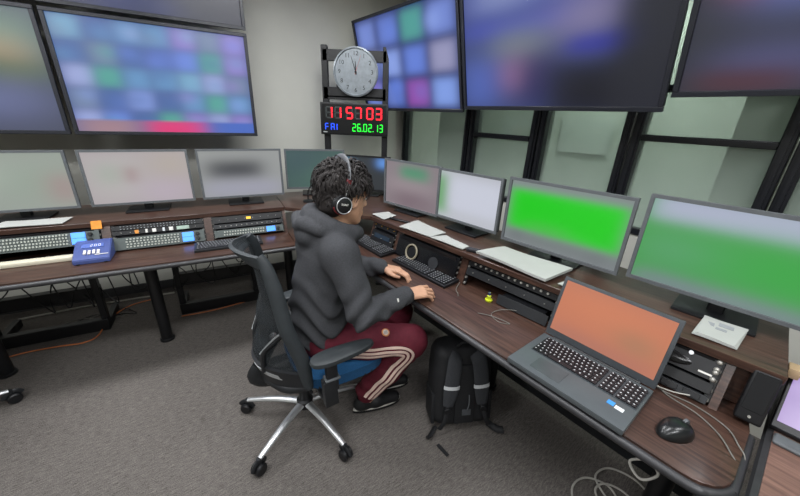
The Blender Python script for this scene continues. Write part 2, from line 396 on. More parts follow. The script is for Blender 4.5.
def rack_cabinet(P, a, s0, s1, nf, tilt, label, first=False, last=False, screws=True):
    """open rack bay: two wood cheeks, floor tray, back, and steel rails with screws; local x along row, y into the row"""
    t = thing('rack_cabinet', label, 'cabinet', P((s0 + s1) / 2, nf, DZ + .001), a, 'walnut rack cabinets between desk and shelf')
    w = s1 - s0; hh = SZ - .028 - DZ - .002
    for sx in (-1, 1):
        m = MB()
        x0 = sx * (w / 2 - .011)
        for xx in (0,):
            A = [m.bm.verts.new((x0 + dx, y, z)) for dx in (-.011, .011) for y, z in ((-.045 * tilt, 0), (.40, 0), (.40, hh), (.012, hh))]
            m.bm.faces.new(A[0:4]); m.bm.faces.new(A[4:8][::-1])
            for i in range(4): m.bm.faces.new((A[i], A[4 + i], A[4 + (i + 1) % 4], A[(i + 1) % 4]))
        f = m.build('side_panel', WOOD, t)
        rl = MB(); sc = MB()
        for k in range(5):
            z = hh * (.10 + .2 * k); y = -.045 * tilt * (1 - z / hh) + .012 * z / hh + .006
            sc.cyl((sx * (w / 2 - .031), y - .006, z), (sx * (w / 2 - .031), y + .006, z), .0055, n=10)
        y0 = -.045 * tilt + .008; ang = math.atan2(.012 + .045 * tilt, hh)
        rl.box((sx * (w / 2 - .031), (-.045 * tilt + .012) / 2 + .012, hh / 2), (.018, .008, hh), rot=(-ang, 0, 0)).build('rack_rail', BLACKM, t)
        if screws: stuff(sc.build('screw', SCREW, t))
    box('back_panel', (0, .39, hh / 2), (w - .044, .015, hh), BLACKM, t)
    return t
lb = [-1.73, -1.19, -.65, -.11, .40]
lbl = ['walnut rack bay at the far left end of left desk', 'walnut rack bay behind the blue intercom box', 'walnut rack bay under the pink and white screen', 'walnut rack bay behind the full keyboard by the chair back']
for i in range(4): rack_cabinet(L, aL, lb[i], lb[i + 1], 2.51, 1., lbl[i])
qb = [-1.80, -1.52, -.98, -.44, .10]
qlb = ['narrow walnut rack bay beside the person\'s face', 'walnut rack bay with the round ring behind the nearer keyboard', 'walnut rack bay with patch knobs under the large paper pad', 'walnut rack bay behind the open laptop']
for i in range(4): rack_cabinet(Q, aQ, qb[i], qb[i + 1], 1.38, .8 if i < 3 else 1.5, qlb[i])
# end cheek of the right console
t = tag(MB().box((0, 0, 0), (.10, .40, .15)).build('console_end_block', WOOD, None, Q(.152, 1.60, .80), aQ), 'walnut end block of the right console under the shelf', 'block')

# ---------------------------------------------------------------- rack equipment
def seg_tilt(tilt, hh=.148): return math.atan2(.012 + .045 * tilt, hh)
BTN = mat('white_key_cap', '#adb2a9', .4, var=.05)
PANEL = mat('panel_grey', '#4e5654', .5, var=.08)
LCD = mat('lcd_blue', '#4f93ff', .3, emit=.9, var=.02)
def unit(P, a, sc, nf, z, h, w, tilt, name, label, cat, m=BLACK, depth=.2):
    """rack unit with its face on the sloped front of a bay; local y=0 is the face, face tilted"""
    hh = .148; fz = (z - DZ) / hh
    y = -.045 * tilt * (1 - fz) + .012 * fz
    t = thing(name, label, cat, P(sc, nf + y, z), (-seg_tilt(tilt) * 0, 0, a))
    an = seg_tilt(tilt)
    bx_ = MB().box((0, depth / 2 + .012, h * .5), (w - .05, depth, h * .96)).build('chassis', BLACKM, t)
    fp = MB().box((0, .002, h / 2), (w - .008, .006, h * .96), rot=(-an, 0, 0), bev=.001).build('faceplate', m, t)
    return t, fp, Matrix.Translation((0, .002, h / 2)) @ Euler((-an, 0, 0)).to_matrix().to_4x4()
def button_panel(P, a, sc, nf, z, h, w, tilt, rows, cols, label, lcds=2, x0=-.42, x1=.22):
    t, fp, M = unit(P, a, sc, nf, z, h, w, tilt, 'button_panel', label, 'panel', PANEL)
    m = MB()
    for r in range(rows):
        for c in range(cols):
            x = w * (x0 + (x1 - x0) * (c + .5 * (r % 2) * .4) / cols); zz = h * (-.38 + .76 * (r + .5) / rows)
            q = M @ Vector((x, -.006, zz))
            m.box(q, (w * (x1 - x0) / cols * .5, .006, h / rows * .40), rot=M.to_3x3())
    stuff(m.build('button', BTN, t))
    for k in range(lcds):
        q = M @ Vector((w * .30, -.006, h * (-.38 + .76 * (k + .5) / lcds)))
        s_ = MB().box(q, (w * .13, .008, h * .72 / lcds), rot=M.to_3x3(), bev=.001).build('display', LCD, t); s_['label'] = 'glowing blue display'
        kn = M @ Vector((w * .41, -.004, h * (-.38 + .76 * (k + .5) / lcds)))
        k2 = M @ Vector((w * .41, -.022, h * (-.38 + .76 * (k + .5) / lcds)))
        MB().cyl(kn, k2, .012, .010, n=14).build('knob', BLACK, t)
    return t
TL_ = 1.
s1, s2, s3, s0 = -.92, -.38, .145, -1.46
WB = .49
button_panel(L, aL, s1, 2.51, .778, .090, WB, 1, 4, 22, 'grey switch panel with four rows of white buttons behind the blue intercom')
button_panel(L, aL, s2, 2.51, .726, .082, WB, 1, 4, 16, 'grey switch panel with white buttons right of the blue intercom', x0=-.36)
button_panel(L, aL, s3, 2.51, .735, .05, .46, 1, 2, 16, 'grey switch panel behind the full keyboard beside the chair top', lcds=1, x0=-.36)
button_panel(L, aL, s0, 2.51, .775, .085, WB, 1, 4, 22, 'grey switch panel at the left end of left desk')
def patch_unit(P, a, sc, nf, z, h, w, tilt, label, n, rows=1, m=BLACK, col=SCREW, r=.004, name='patch_panel', extra=None, kn=None):
    t, fp, M = unit(P, a, sc, nf, z, h, w, tilt, name, label, 'rack unit', m)
    b = MB()
    for j in range(rows):
        for i in range(n):
            q = Vector((w * (-.40 + .8 * i / max(1, n - 1)), -.003, h * (0 if rows == 1 else -.25 + .5 * j)))
            b.cyl(M @ q, M @ (q + Vector((0, -.008, 0))), r, n=8)
    stuff(b.build('jack', col, t))
    return t, M
patch_unit(L, aL, s2, 2.51, .838, .03, WB, 1, 'black jack panel under the shelf above the sticker strip', 24, 2, r=.0028, col=mat('jack_grey', '#8b8f92', .4, .4))
t, M = patch_unit(L, aL, s2, 2.51, .811, .028, WB, 1, 'black rack unit with orange, white and pale stickers', 10, 1, r=.002)
for x, w, c in ((-.12, .02, '#d08a3c'), (-.07, .012, '#d9d9d4'), (-.03, .02, '#e4e4de'), (.02, .012, '#cfd6da'), (.06, .022, '#d9d9d4'), (.125, .07, '#9fb3a6')):
    MB().box(M @ Vector((x, -.005, 0)), (w, .003, .022), rot=M.to_3x3()).build('sticker', mat('sticker' + c, c, .6), t)
t, M = patch_unit(L, aL, s3, 2.51, .825, .045, .46, 1, 'black rack unit with a small lit amber indicator', 8, 1, r=.002)
MB().box(M @ Vector((.0, -.005, 0)), (.03, .004, .016), rot=M.to_3x3()).build('indicator', mat('amber_lamp', '#e8b030', .4, emit=.9), t)
patch_unit(L, aL, s3, 2.51, .79, .03, .46, 1, 'slim dark rack unit under the amber indicator unit', 12, 1, r=.003, m=DGREY)
# right rack equipment
q0, q1, q2, q3 = -1.66, -1.25, -.71, -.17
t, M = patch_unit(Q, aQ, q0, 1.38, .83, .04, .24, .8, 'small black rack unit with amber dot beside the face', 4, 1, r=.004, col=mat('brass', '#c79a4a', .4, .7))
t, M = patch_unit(Q, aQ, q0, 1.38, .735, .085, .24, .8, 'dark rack unit with bluish display behind far keyboard', 3, 1, r=.003)
MB().box(M @ Vector((0, -.005, .01)), (.16, .004, .03), rot=M.to_3x3()).build('display', mat('dim_lcd', '#25323f', .2), t)
t, fp, M = unit(Q, aQ, q1, 1.38, .725, .135, WB + .01, .8, 'speaker_unit', 'black rack unit with a pale round ring behind the near keyboard', 'rack unit', mat('gloss_black', '#0e0f12', .25))
rg = [M @ Vector((-.10 + .045 * math.cos(k * math.pi / 8), -.012, -.01 + .045 * math.sin(k * math.pi / 8))) for k in range(16)]
MB().tube(rg, .006, 8, 2, closed=True).build('ring', mat('pale_ring', '#8d8673', .5), t)
MB().cyl(M @ Vector((-.10, -.004, -.01)), M @ Vector((-.10, -.012, -.01)), .032, n=24).build('cone', BLACKM, t)
MB().cyl(M @ Vector((.08, -.003, -.02)), M @ Vector((.08, -.008, -.02)), .035, n=24).build('disc', mat('disc_grey', '#202226', .6), t)
t, M = patch_unit(Q, aQ, q2, 1.38, .832, .038, WB, .8, 'black patch unit with a row of bright knobs under the paper pad', 13, 1, r=.006)
t, M = patch_unit(Q, aQ, q2, 1.38, .785, .04, WB, .8, 'dark drawer unit under the row of knobs', 5, 1, r=.002, m=DGREY)
t, fp, M = unit(Q, aQ, q2 + .11, 1.36, .724, .05, .26, .8, 'device_box', 'dark grey device box on desk below the knob row', 'device', DGREY)
t, fp, M = unit(Q, aQ, q3, 1.38, .795, .075, WB, 1.5, 'handset_cradle', 'black panel with oval recess behind the laptop', 'panel', BLACK)
ov = MB(); ov.sph((0, 0, 0), 1., (.075, .006, .022)); bmesh.ops.transform(ov.bm, matrix=M @ Matrix.Translation((.10, -.002, -.008)), verts=ov.bm.verts)
ov.build('recess', mat('recess_black', '#08080a', .2), t)
for x, z in ((.09, .026), (.16, .026)):
    MB().cyl(M @ Vector((x, -.004, z)), M @ Vector((x, -.012, z)), .007, n=10).build('toggle', CHROME, t)
MB().box(M @ Vector((.21, -.005, -.02)), (.035, .003, .006), rot=M.to_3x3()).build('name_strip', WHITEP, t)
sc = MB()
for z in (.03, .005, -.006, -.03): sc.sph(M @ Vector((.232, -.004, z)), .0085, u=10, v=6)
stuff(sc.build('screw', SCREW, t))
t, fp, M = unit(Q, aQ, q3, 1.38, .755, .038, WB, 1.5, 'blanking_unit', 'plain black blank panel below the oval recess', 'panel', BLACK)
t, fp, M = unit(Q, aQ, q3, 1.38, .724, .028, WB, 1.5, 'socket_strip', 'black socket strip with cables at desk level behind the laptop', 'socket strip', DGREY)
for i in range(5): MB().box(M @ Vector((-.04 + .06 * i, -.006, 0)), (.045, .006, .018), rot=M.to_3x3(), bev=.001).build('socket', BLACK, t)
# leaning black handset speaker at the end
t = thing('bar_speaker', 'long black bar speaker leaning on the console end block', 'speaker', Q(.165, 1.325, DZ + .008), (RAD(-20), 0, aQ))
MB().box((0, 0, .085), (.062, .045, .165), bev=.008, seg=3).build('body', BLACK, t)
MB().box((0, -.0235, .10), (.048, .004, .12), bev=.001).build('grille', mat('grille_cloth', '#0d0e10', .9), t)
MB().cyl((0, -.024, .022), (0, -.028, .022), .004, n=10).build('led', SCREW, t)
t = tag(MB().box((0, 0, 0), (.03, .05, .035), bev=.006, seg=2).build('wire_clip', mat('tan_plastic', '#b39a78', .5), None, Q(.225, 1.52, .853), aQ), 'tan plastic clip hanging below the right shelf end', 'clip')

# ---------------------------------------------------------------- screens
def soft(u, v, x0, x1, y0, y1, e=.03):
    def st(a, t): return 1 / (1 + math.exp(-max(-40, min(40, (t - a) / (e * .5)))))
    return st(x0, u) * (1 - st(x1, u)) * st(y0, v) * (1 - st(y1, v))
def picture(base, items):
    """items: (x0,x1,y0,y1,colour,softness) drawn in order; v=0 at top"""
    B = np.array(lin(base)); I = [(a[0], a[1], a[2], a[3], np.array(lin(a[4])), a[5] if len(a) > 5 else .05) for a in items]
    def f(u, v):
        c = B.copy()
        for x0, x1, y0, y1, q, e in I:
            w = soft(u, v, x0, x1, y0, y1, e); c = c * (1 - w) + q * w
        return c
    return f
def mosaic(seed, nx, ny, pal, base='#3a4466', gap=.02):
    r = random.Random(seed); it = []
    for i in range(nx):
        for j in range(ny):
            it.append(((i + gap * 2) / nx, (i + 1 - gap * 2) / nx, (j + gap * 2) / ny, (j + 1 - gap * 2) / ny, r.choice(pal), .04))
            if r.random() < .7:
                a, b = r.random() * .5, r.random() * .5
                it.append(((i + a) / nx, (i + a + .4) / nx, (j + b) / ny, (j + b + .4) / ny, r.choice(pal), .05))
    return picture(base, it)
def screen(t, w, h, y, z, fn, gain=1., nu=40, nv=24):
    vs = []; fs = []; cs = []
    for j in range(nv + 1):
        for i in range(nu + 1):
            vs.append(((i / nu - .5) * w, y, z + (j / nv - .5) * h)); cs.append((*[x * gain for x in fn(i / nu, 1 - j / nv)], 1.))
    for j in range(nv):
        for i in range(nu):
            a = j * (nu + 1) + i; fs.append((a, a + 1, a + nu + 2, a + nu + 1))
    me = bpy.data.meshes.new('screen'); me.from_pydata(vs, [], fs)
    ca = me.color_attributes.new('picture', 'FLOAT_COLOR', 'POINT'); ca.data.foreach_set('color', [x for c in cs for x in c])
    me.materials.append(SCREEN); return obj('screen', me, t)
def monitor(P, a, s, n, z, w, h, yaw, label, fn, bez='black', gain=1., tilt=0., group='desk monitors'):
    t = thing('monitor', label, 'monitor', P(s, n, SZ), a + RAD(yaw), group)
    bm_ = {'black': BLACK, 'grey': GREYP, 'white': WHITEP}[bez]; b = .014; zc = z - SZ + h / 2
    box('casing', (0, .022, zc), (w + 2 * b - .01, .03, h + 2 * b - .01), BLACK, t, bev=.008, seg=2)
    for nm, c, d in (('bezel', (0, 0, zc + h / 2 + b / 2), (w + 2 * b, .016, b)), ('bezel', (0, 0, zc - h / 2 - b / 2), (w + 2 * b, .016, b)),
                     ('bezel', (-w / 2 - b / 2, 0, zc), (b, .016, h)), ('bezel', (w / 2 + b / 2, 0, zc), (b, .016, h))):
        box(nm, c, d, bm_, t)
    screen(t, w, h, .003, zc, fn, gain)
    box('stand_neck', (0, .06, zc / 2), (.05, .03, zc), BLACK, t, bev=.004)
    MB().box((0, .05, .006), (.24, .18, .012), bev=.005, seg=2).build('stand_base', BLACK, t)
    return t
pk = ['#cfd8cf', '#d9cdd4', '#c4d3c9', '#e0d9d6']
monitor(L, aL, -1.06, 2.72, .965, .52, .32, 0, 'desk monitor with pale green picture at the left edge', picture('#b9c2b8', [(.1, .5, .2, .6, '#c9d6c8', .2), (.55, .95, .3, .8, '#b3c7b6', .2), (.85, 1.0, .4, .9, '#c99a9f', .15)]), 'grey', .62)
monitor(L, aL, -.45, 2.72, .965, .54, .32, 0, 'desk monitor with pink and white picture above the blue intercom', picture('#cdc3c6', [(.05, .5, .1, .9, '#d6d3d0', .2), (.15, .28, .25, .6, '#b9c9b9', .12), (.38, .45, .3, .6, '#b48d90', .08), (.7, .95, .05, .5, '#d4c8b4', .2), (.5, .95, .6, 1., '#d9c9da', .2)]), 'grey', .66)
monitor(L, aL, .16, 2.72, .965, .53, .32, 0, 'desk monitor with a dark band over lavender picture', picture('#b9bcbb', [(.08, .75, .22, .60, '#3d4046', .14), (0, 1, .68, 1., '#c0c0d4', .15)]), 'grey', .62)
monitor(L, aL, .735, 2.86, .965, .46, .30, -14, 'desk monitor with teal picture left of the person\'s head', picture('#5c7d78', [(0, .5, 0, .6, '#56707c', .3), (.4, 1, .5, 1, '#6f9a84', .3)]), 'grey', .5)
monitor(L, aL, 1.13, 2.70, .955, .40, .27, -40, 'dark desk monitor with blue glints behind the person\'s head', picture('#30363a', [(.75, 1, 0, .3, '#6da9ff', .1), (.0, .2, .1, .4, '#7fc4ef', .1)]), 'black', .8)
monitor(Q, aQ, -1.71, 1.64, .945, .50, .31, 4, 'desk monitor with a green strip over pinkish picture', picture('#a79aa0', [(.3, .8, .08, .36, '#49b07f', .1), (.1, .9, .45, .62, '#cdbcc2', .2), (.2, .9, .7, 1., '#8c7480', .2)]), 'grey', .6)
monitor(Q, aQ, -1.20, 1.63, .965, .44, .29, 0, 'desk monitor with a white page and green left margin', picture('#cfd2dc', [(-.1, .13, .1, .9, '#52b04a', .12), (.2, 1.1, .12, .8, '#dfe3f2', .1)]), 'grey', .75)
monitor(Q, aQ, -.63, 1.62, .955, .56, .32, 0, 'desk monitor with a bright green picture and grey lower band', picture('#8b9194', [(0, 1., .12, .78, '#17d60f', .06), (.2, .6, .64, .74, '#55c050', .1), (0, 1, .82, 1, '#6f7678', .1)]), 'grey', .85)
monitor(Q, aQ, .0, 1.60, .975, .57, .33, 0, 'largest desk monitor with green picture and lavender top bar', picture('#4fae57', [(0, 1, -.1, .24, '#c3c7e2', .08), (.1, .5, .4, .7, '#55b864', .2), (.5, 1, .3, .8, '#3fbb4b', .2), (.05, .3, .45, .7, '#6fae8a', .2), (0, 1, .88, 1.1, '#8b93a0', .1)]), 'grey', .75)

BL = ['#6f8fe8', '#5a78c8', '#8fa9f0', '#7fb6d8', '#6a9fd0', '#9a86d8', '#58b0a0', '#7a8fb0', '#a8b4e8', '#4e6fae']
def tv(P, a, s, n, z0, w, h, label, fn, gain, depth, tilt=0., drop=None, group='large wall screens'):
    t = thing('wall_screen', label, 'screen', P(s, n, z0), (RAD(tilt), 0, a), group); ct = math.cos(RAD(tilt)); st_ = math.sin(RAD(tilt))
    b = .022
    box('casing', (0, .03, h / 2), (w - .02, .05, h - .02), BLACK, t, bev=.01)
    BZ = mat('tv_bezel', '#24262d', .35, var=.06)
    for c, d in (((0, -.002, h - b / 2), (w, .02, b)), ((0, -.002, b / 2), (w, .02, b)), ((-w / 2 + b / 2, -.002, h / 2), (b, .02, h - 2 * b)), ((w / 2 - b / 2, -.002, h / 2), (b, .02, h - 2 * b))):
        box('bezel', c, d, BZ, t, bev=.002)
    screen(t, w - 2 * b, h - 2 * b, .002, h / 2, fn, gain, 56, 32)
    if drop is None:
        box('wall_bracket', (0, .05 + depth / 2, h / 2), (.3, depth, .25), BLACKM, t)
    else:
        box('mount_plate', (0, .065, h / 2), (.34, .02, .3), BLACKM, t)
        MB().tube([(0, .07, h * .5), (0, .10, h * .5 + .02), (0, .10 + st_ * (drop - h * .5) * .9, drop - .02)], .02, 12, 1).build('ceiling_pole', BLACKM, t)
    return t
tv(L, aL, -.23, 3.0, 1.37, 1.10, .70, 'left wall screen showing a blue mosaic with a red strip', (lambda f1, f2: (lambda u, v: f2(u, v) if v > .9 else f1(u, v)))(mosaic(3, 7, 5, BL, '#4a5a90'), picture('#5a6aa0', [(0, .3, .85, 1.1, '#b08a90', .08), (.36, .70, .86, 1.1, '#f0357a', .06), (.7, 1.1, .8, 1.1, '#4a70d0', .1)])), .85, .36)
tv(L, aL, -1.35, 3.0, 1.37, 1.10, .70, 'leftmost wall screen with green and lavender picture at the edge', picture('#4d5266', [(.3, 1, .05, .42, '#8fae9a', .15), (.75, .92, .25, .5, '#c9a884', .1), (.3, 1., .42, .55, '#3f6a3a', .1), (.3, .95, .62, .85, '#7a83b4', .15)]), .8, .36)
tv(L, aL, -.23, 3.0, 2.09, 1.10, .60, 'upper left wall screen, dark with dim blue spots', picture('#262a3a', [(.2, .45, .8, 1., '#5a64a0', .15), (.5, .6, .85, 1., '#46508a', .1)]), .8, .36)
tv(L, aL, -1.35, 3.0, 2.09, 1.10, .60, 'upper leftmost wall screen, nearly black', picture('#20232f', [(.5, .9, .7, 1., '#3a4064', .15)]), .8, .36)
BL2 = ['#6f8ff0', '#8fb0ff', '#6a86e0', '#58b0a8', '#8a6fd0', '#a05ac0', '#9ab4ff', '#7f97e8', '#a8a8d0']
tv(Rr, aR, -2.34, 1.92, 1.605, 1.24, .73, 'right overhead screen with a blue mosaic beside the clock', mosaic(11, 4, 3, BL2, '#33407a', .05), .75, 0, drop=1.09, tilt=13)
P2 = picture('#3c4878', [(0, 1, 0, .25, '#5a68b8', .1), (.1, .4, .05, .2, '#9aa6d0', .1), (.7, .82, .02, .2, '#c050b0', .08), (.85, 1, .0, .2, '#4048d0', .08), (0, .6, .3, .42, '#4a55c0', .08), (.2, .5, .42, .6, '#8f9a98', .12), (.55, .85, .28, .5, '#9a90b8', .12),
                          (.6, 1., .52, .62, '#2a32b0', .06), (.25, .40, .62, .85, '#b07aa0', .1), (0, .2, .6, 1, '#5a74d0', .12), (.38, .55, .6, 1, '#20205a', .1), (.52, 1.1, .68, 1.1, '#15161f', .08), (.80, 1.2, -.2, 1.2, '#24262f', .06)])
tv(Rr, aR, -1.125, 1.92, 1.625, 1.17, .70, 'overhead screen with indigo picture and dark lower corner', P2, .8, 0, drop=1.07, tilt=13)
P3 = picture('#34363f', [(.1, .17, .38, .5, '#e0563a', .06), (.16, .34, .35, .58, '#7a88d8', .1), (.4, .8, .35, .5, '#6a74b8', .12), (.1, .4, .8, .9, '#6668a0', .1), (.05, .3, .9, 1., '#5a3034', .06)])
tv(Rr, aR, .055, 1.92, 1.685, 1.16, .70, 'rightmost overhead screen, mostly dark with red dot', P3, .8, 0, drop=1.03, tilt=13)

# ---------------------------------------------------------------- clock stand
CY = 3.1
t = thing('clock_stand', 'tall black stand of two posts holding the clock and number board', 'stand', (-.44, CY + .03, 0), 0)
for x in (-.69, -.18):
    f = box('post', (x + .44, 0, 1.05), (.05, .05, 2.06), BLACKM, t, bev=.003); MB().box((x + .44, 0, .01), (.09, .42, .02), bev=.004).build('foot', BLACKM, f)
for z, h in ((2.02, .06), (1.98, .03), (1.73, .08), (1.69, .03)): box('crossbar', (0, -.005, z), (.53, .04, h), BLACKM, t, bev=.002)
box('inner_upright', (-.14, -.004, 1.87), (.03, .03, .3), BLACKM, t)
t = thing('wall_clock', 'round white analogue clock with black numerals on the stand', 'clock', (-.425, CY - .02, 1.885)); t.scale = (.91, 1, .91)
RX = Matrix.Rotation(RAD(90), 4, 'X')
MB().lathe([(.17, -.02), (.198, -.02), (.205, 0), (.203, .022), (.19, .026), (.186, .014)], RX, 48).build('rim', mat('clock_rim', '#8a9196', .3, .4), t)
MB().lathe([(.188, 0), (.188, .012)], RX, 48).build('dial', mat('clock_dial', '#eef0f0', .5, var=.01), t)
BLK = mat('print_black', '#141414', .6)
for k in range(1, 13):
    a = RAD(90 - 30 * k)
    text_mesh('numeral', str(k), .05, BLK, t, (.148 * math.cos(a), -.0135, .148 * math.sin(a)), (RAD(90), 0, 0))
def hand(name, ang, ln, w, m, y):
    a = RAD(90 - ang); d = Vector((math.cos(a), 0, math.sin(a)))
    MB().cyl(d * -.02 + Vector((0, y, 0)), d * ln + Vector((0, y, 0)), w, w * .5, n=6).build(name, m, t)
hand('hour_hand', 358, .085, .005, BLK, -.018); hand('minute_hand', 342, .135, .0035, BLK, -.021); hand('second_hand', 20, .14, .0012, mat('red_paint', '#c0202a', .5), -.024)
MB().cyl((0, -.012, 0), (0, -.026, 0), .009, n=16).build('hub', BLK, t)
t = thing('digital_clock', 'black number board with red time and green date under the clock', 'clock', (-.44, CY - .035, 1.39))
box('casing', (0, .015, .13), (.58, .05, .26), BLACK, t, bev=.006, seg=2)
box('front_panel', (0, -.012, .13), (.55, .006, .235), mat('board_black', '#0a0b0d', .3), t)
SEG = {'0': 'abcdef', '1': 'bc', '2': 'abged', '3': 'abgcd', '5': 'afgcd', '6': 'afgedc', '7': 'abc', 'F': 'afge', 'R': 'abfgec', 'I': 'ef'}
def digit(ch, x, z, w, h, m, par, dim=None):
    S = {'a': ((0, h / 2), (w, 0)), 'd': ((0, -h / 2), (w, 0)), 'g': ((0, 0), (w, 0)), 'b': ((w / 2, h / 4), (0, h / 2)), 'c': ((w / 2, -h / 4), (0, h / 2)), 'f': ((-w / 2, h / 4), (0, h / 2)), 'e': ((-w / 2, -h / 4), (0, h / 2))}
    th = w * .26
    def mk(segs, m, y, nm):
        b = MB()
        for k in segs:
            (cx_, cz), (dx, dz) = S[k]
            b.box((x + cx_, y, z + cz), (max(th, abs(dx) - th * .4), .003, max(th, abs(dz) - th * .4)))
        b.build(nm, m, par)
    mk(SEG[ch], m, -.0165, 'digit')
    rest = [k for k in 'abcdefg' if k not in SEG[ch]]
    if dim and rest: mk(rest, dim, -.016, 'unlit_segments')
RED = mat('red_led', '#ff1e2e', .4, emit=1.1, var=0); GRN = mat('green_led', '#22ff3a', .4, emit=1.0, var=0); BLU = mat('blue_led', '#2050ff', .4, emit=1.0, var=0); DIM = mat('unlit_led', '#2f3535', .5, var=0)
for i, ch in enumerate('115703'): digit(ch, -.225 + .087 * i + (.012 if i % 2 == 0 else 0), .180, .048, .085, RED, t, DIM)
for i, ch in enumerate('FRI'): digit(ch, -.235 + .05 * i, .065, .026, .05, BLU, t)
for i, (ch, x) in enumerate(zip('260213', (.0, .042, .095, .137, .19, .232))): digit(ch, x, .065, .025, .058, GRN, t)
for x in (.069, .164): MB().box((x, -.0165, .038), (.007, .003, .007)).build('point', GRN, t)
MB().box((-.25, -.0165, .022), (.035, .002, .008)).build('maker_plate', SILVER, t)

# ---------------------------------------------------------------- keyboards, laptop, mouse
KEY = mat('key_black', '#1b1c20', .45, var=.1); KEYG = mat('key_grey', '#2c2e33', .5, var=.1); KEYL = mat('key_legend', '#b9bcbf', .6)
def keys(m, w, d, rows, z, gap=.0025, pad=True, lg=None):
    """rows of key caps over w x d centred on origin"""
    main = w * (.66 if pad else 1.); rh = d / rows
    def cap(x0, x1, y0, y1):
        m.box(((x0 + x1) / 2, (y0 + y1) / 2, z), (x1 - x0 - gap, y1 - y0 - gap, .006), bev=0)
        if lg is not None: lg.box(((x0 + x1) / 2 - .002, (y0 + y1) / 2 + .002, z + .0032), (.0045, .0045, .0006))
    for r in range(rows):
        y0 = -d / 2 + r * rh; y1 = y0 + rh
        if r == 0: ws = [1.3, 1.2, 1.2, 5.6, 1.2, 1.2, 1.2, 1.6]
        else: ws = [1. + .25 * ((rows - r) % 4)] + [1.] * 12 + [1.8 - .2 * ((rows - r) % 4)]
        tot = sum(ws); x = -w / 2
        for q in ws: cap(x, x + q / tot * main, y0, y1); x += q / tot * main
        if pad:
            for k in range(3): cap(-w / 2 + w * (.68 + .045 * k), -w / 2 + w * (.68 + .045 * (k + 1)), y0, y1)
            for k in range(4): cap(-w / 2 + w * (.83 + .0425 * k), -w / 2 + w * (.83 + .0425 * (k + 1)), y0, y1)
def keyboard(loc, rz, w, d, label, body=BLACK, km=KEY, group='desk keyboards'):
    t = thing('keyboard', label, 'keyboard', loc, rz, group)
    MB().box((0, 0, .009), (w, d, .016), rot=(RAD(3), 0, 0), bev=.003, seg=2).build('body', body, t)
    m = MB(); lg = MB(); keys(m, w - .024, d - .024, 6, .020, lg=lg)
    R3 = Euler((RAD(3), 0, 0)).to_matrix()
    for b in (m, lg): bmesh.ops.rotate(b.bm, cent=(0, 0, 0), matrix=R3, verts=b.bm.verts)
    stuff(m.build('key', km, t)); stuff(lg.build('key_legend', KEYL, t))
    for x in (-w * .4, w * .4): MB().box((x, d * .4, .004), (.03, .012, .008)).build('foot', body, t)
    return t
keyboard(L(.0, 2.335, DZ + .002), aL, .40, .135, 'full size dark keyboard on the left desk beside the chair back', DGREY, KEYG)
keyboard(Rr(-1.78, 1.19, DZ + .002), aR, .40, .13, 'black keyboard in front of the person partly hidden by the shoulder')
keyboard(Rr(-1.28, 1.225, DZ + .002), aR + RAD(2), .44, .13, 'black keyboard just beyond the person\'s hands')
# laptop
t = thing('laptop', 'open grey laptop with orange picture standing on the right desk', 'laptop', Rr(-.325, 1.09, DZ + .001), aR); t.scale = (1.04, 1.03, 1.03)
LAPM = mat('laptop_grey', '#5a6063', .38, .3, var=.05)
MB().box((0, 0, .011), (.378, .252, .020), bev=.004, seg=2).build('base', LAPM, t)
MB().box((.01, .045, .0215), (.345, .118, .002)).build('key_bed', mat('key_bed', '#3c4145', .5), t)
m = MB(); lg = MB(); keys(m, .342, .114, 6, .0245, gap=.0028, lg=lg)
for b in (m, lg): bmesh.ops.translate(b.bm, vec=(.01, .045, 0), verts=b.bm.verts)
stuff(m.build('key', KEY, t)); stuff(lg.build('key_legend', KEYL, t))
MB().box((-.065, -.065, .0216), (.105, .072, .0012), bev=.0004).build('touchpad', mat('touchpad_grey', '#474d50', .35), t)
MB().box((.125, -.045, .0216), (.020, .020, .001)).build('sticker', mat('sticker_blue', '#3f8fd6', .4), t)
MB().box((.150, -.050, .0216), (.024, .016, .001)).build('sticker', mat('sticker_white', '#dfe6e8', .4), t)
MB().cyl((-.15, .128, .018), (.15, .128, .018), .008, n=12).build('hinge', BLACK, t)
lt = RAD(-16); H_ = .245
m = MB(); m.box((0, .003, H_ / 2), (.378, .008, H_), bev=.003, seg=2)
LM = Matrix.Translation((0, .130, .022)) @ Matrix.Rotation(lt, 4, 'X'); bmesh.ops.transform(m.bm, matrix=LM, verts=m.bm.verts)
lid = m.build('lid', mat('lid_grey', '#3e4246', .45), t)
so = screen(lid, .352, .205, 0, 0, picture('#e08a66', [(.0, 1, -.1, .16, '#d98a6a', .1), (.1, .9, .1, .5, '#ea9068', .2), (.66, .9, .45, .8, '#b08a68', .16), (0, 1, .82, 1.1, '#c9826c', .12)]), .72)
so.matrix_local = LM @ Matrix.Translation((0, -.0022, .13))
# mouse
def superloft(name, fn, nu, nv, m, parent=None):
    return MB().grid(fn, nu, nv).build(name, m, parent)
t = thing('computer_mouse', 'black cordless mouse on the desk beside the laptop', 'mouse', Rr(-.04, 1.105, DZ + .0005), aR + RAD(-25)); t.scale = (1.06,) * 3
def msh(u, v):
    a = 2 * math.pi * u; ph = v * math.pi / 2; r = math.cos(ph) ** .6 if v < 1 else 0
    x = .035 * r * math.cos(a) * (1 + .12 * math.sin(a)); y = .054 * r * math.sin(a)
    return (x, y, .002 + .036 * math.sin(ph) * (1 - .25 * (y / .054 - .1) ** 2))
m = MB().grid(msh, 32, 10); bmesh.ops.remove_doubles(m.bm, verts=m.bm.verts, dist=1e-5); m.build('shell', mat('mouse_black', '#1a1c1d', .28, var=.1), t)
MB().cyl((-.004, .03, .033), (.004, .03, .033), .009, n=16).build('scroll_wheel', GREYP, t)
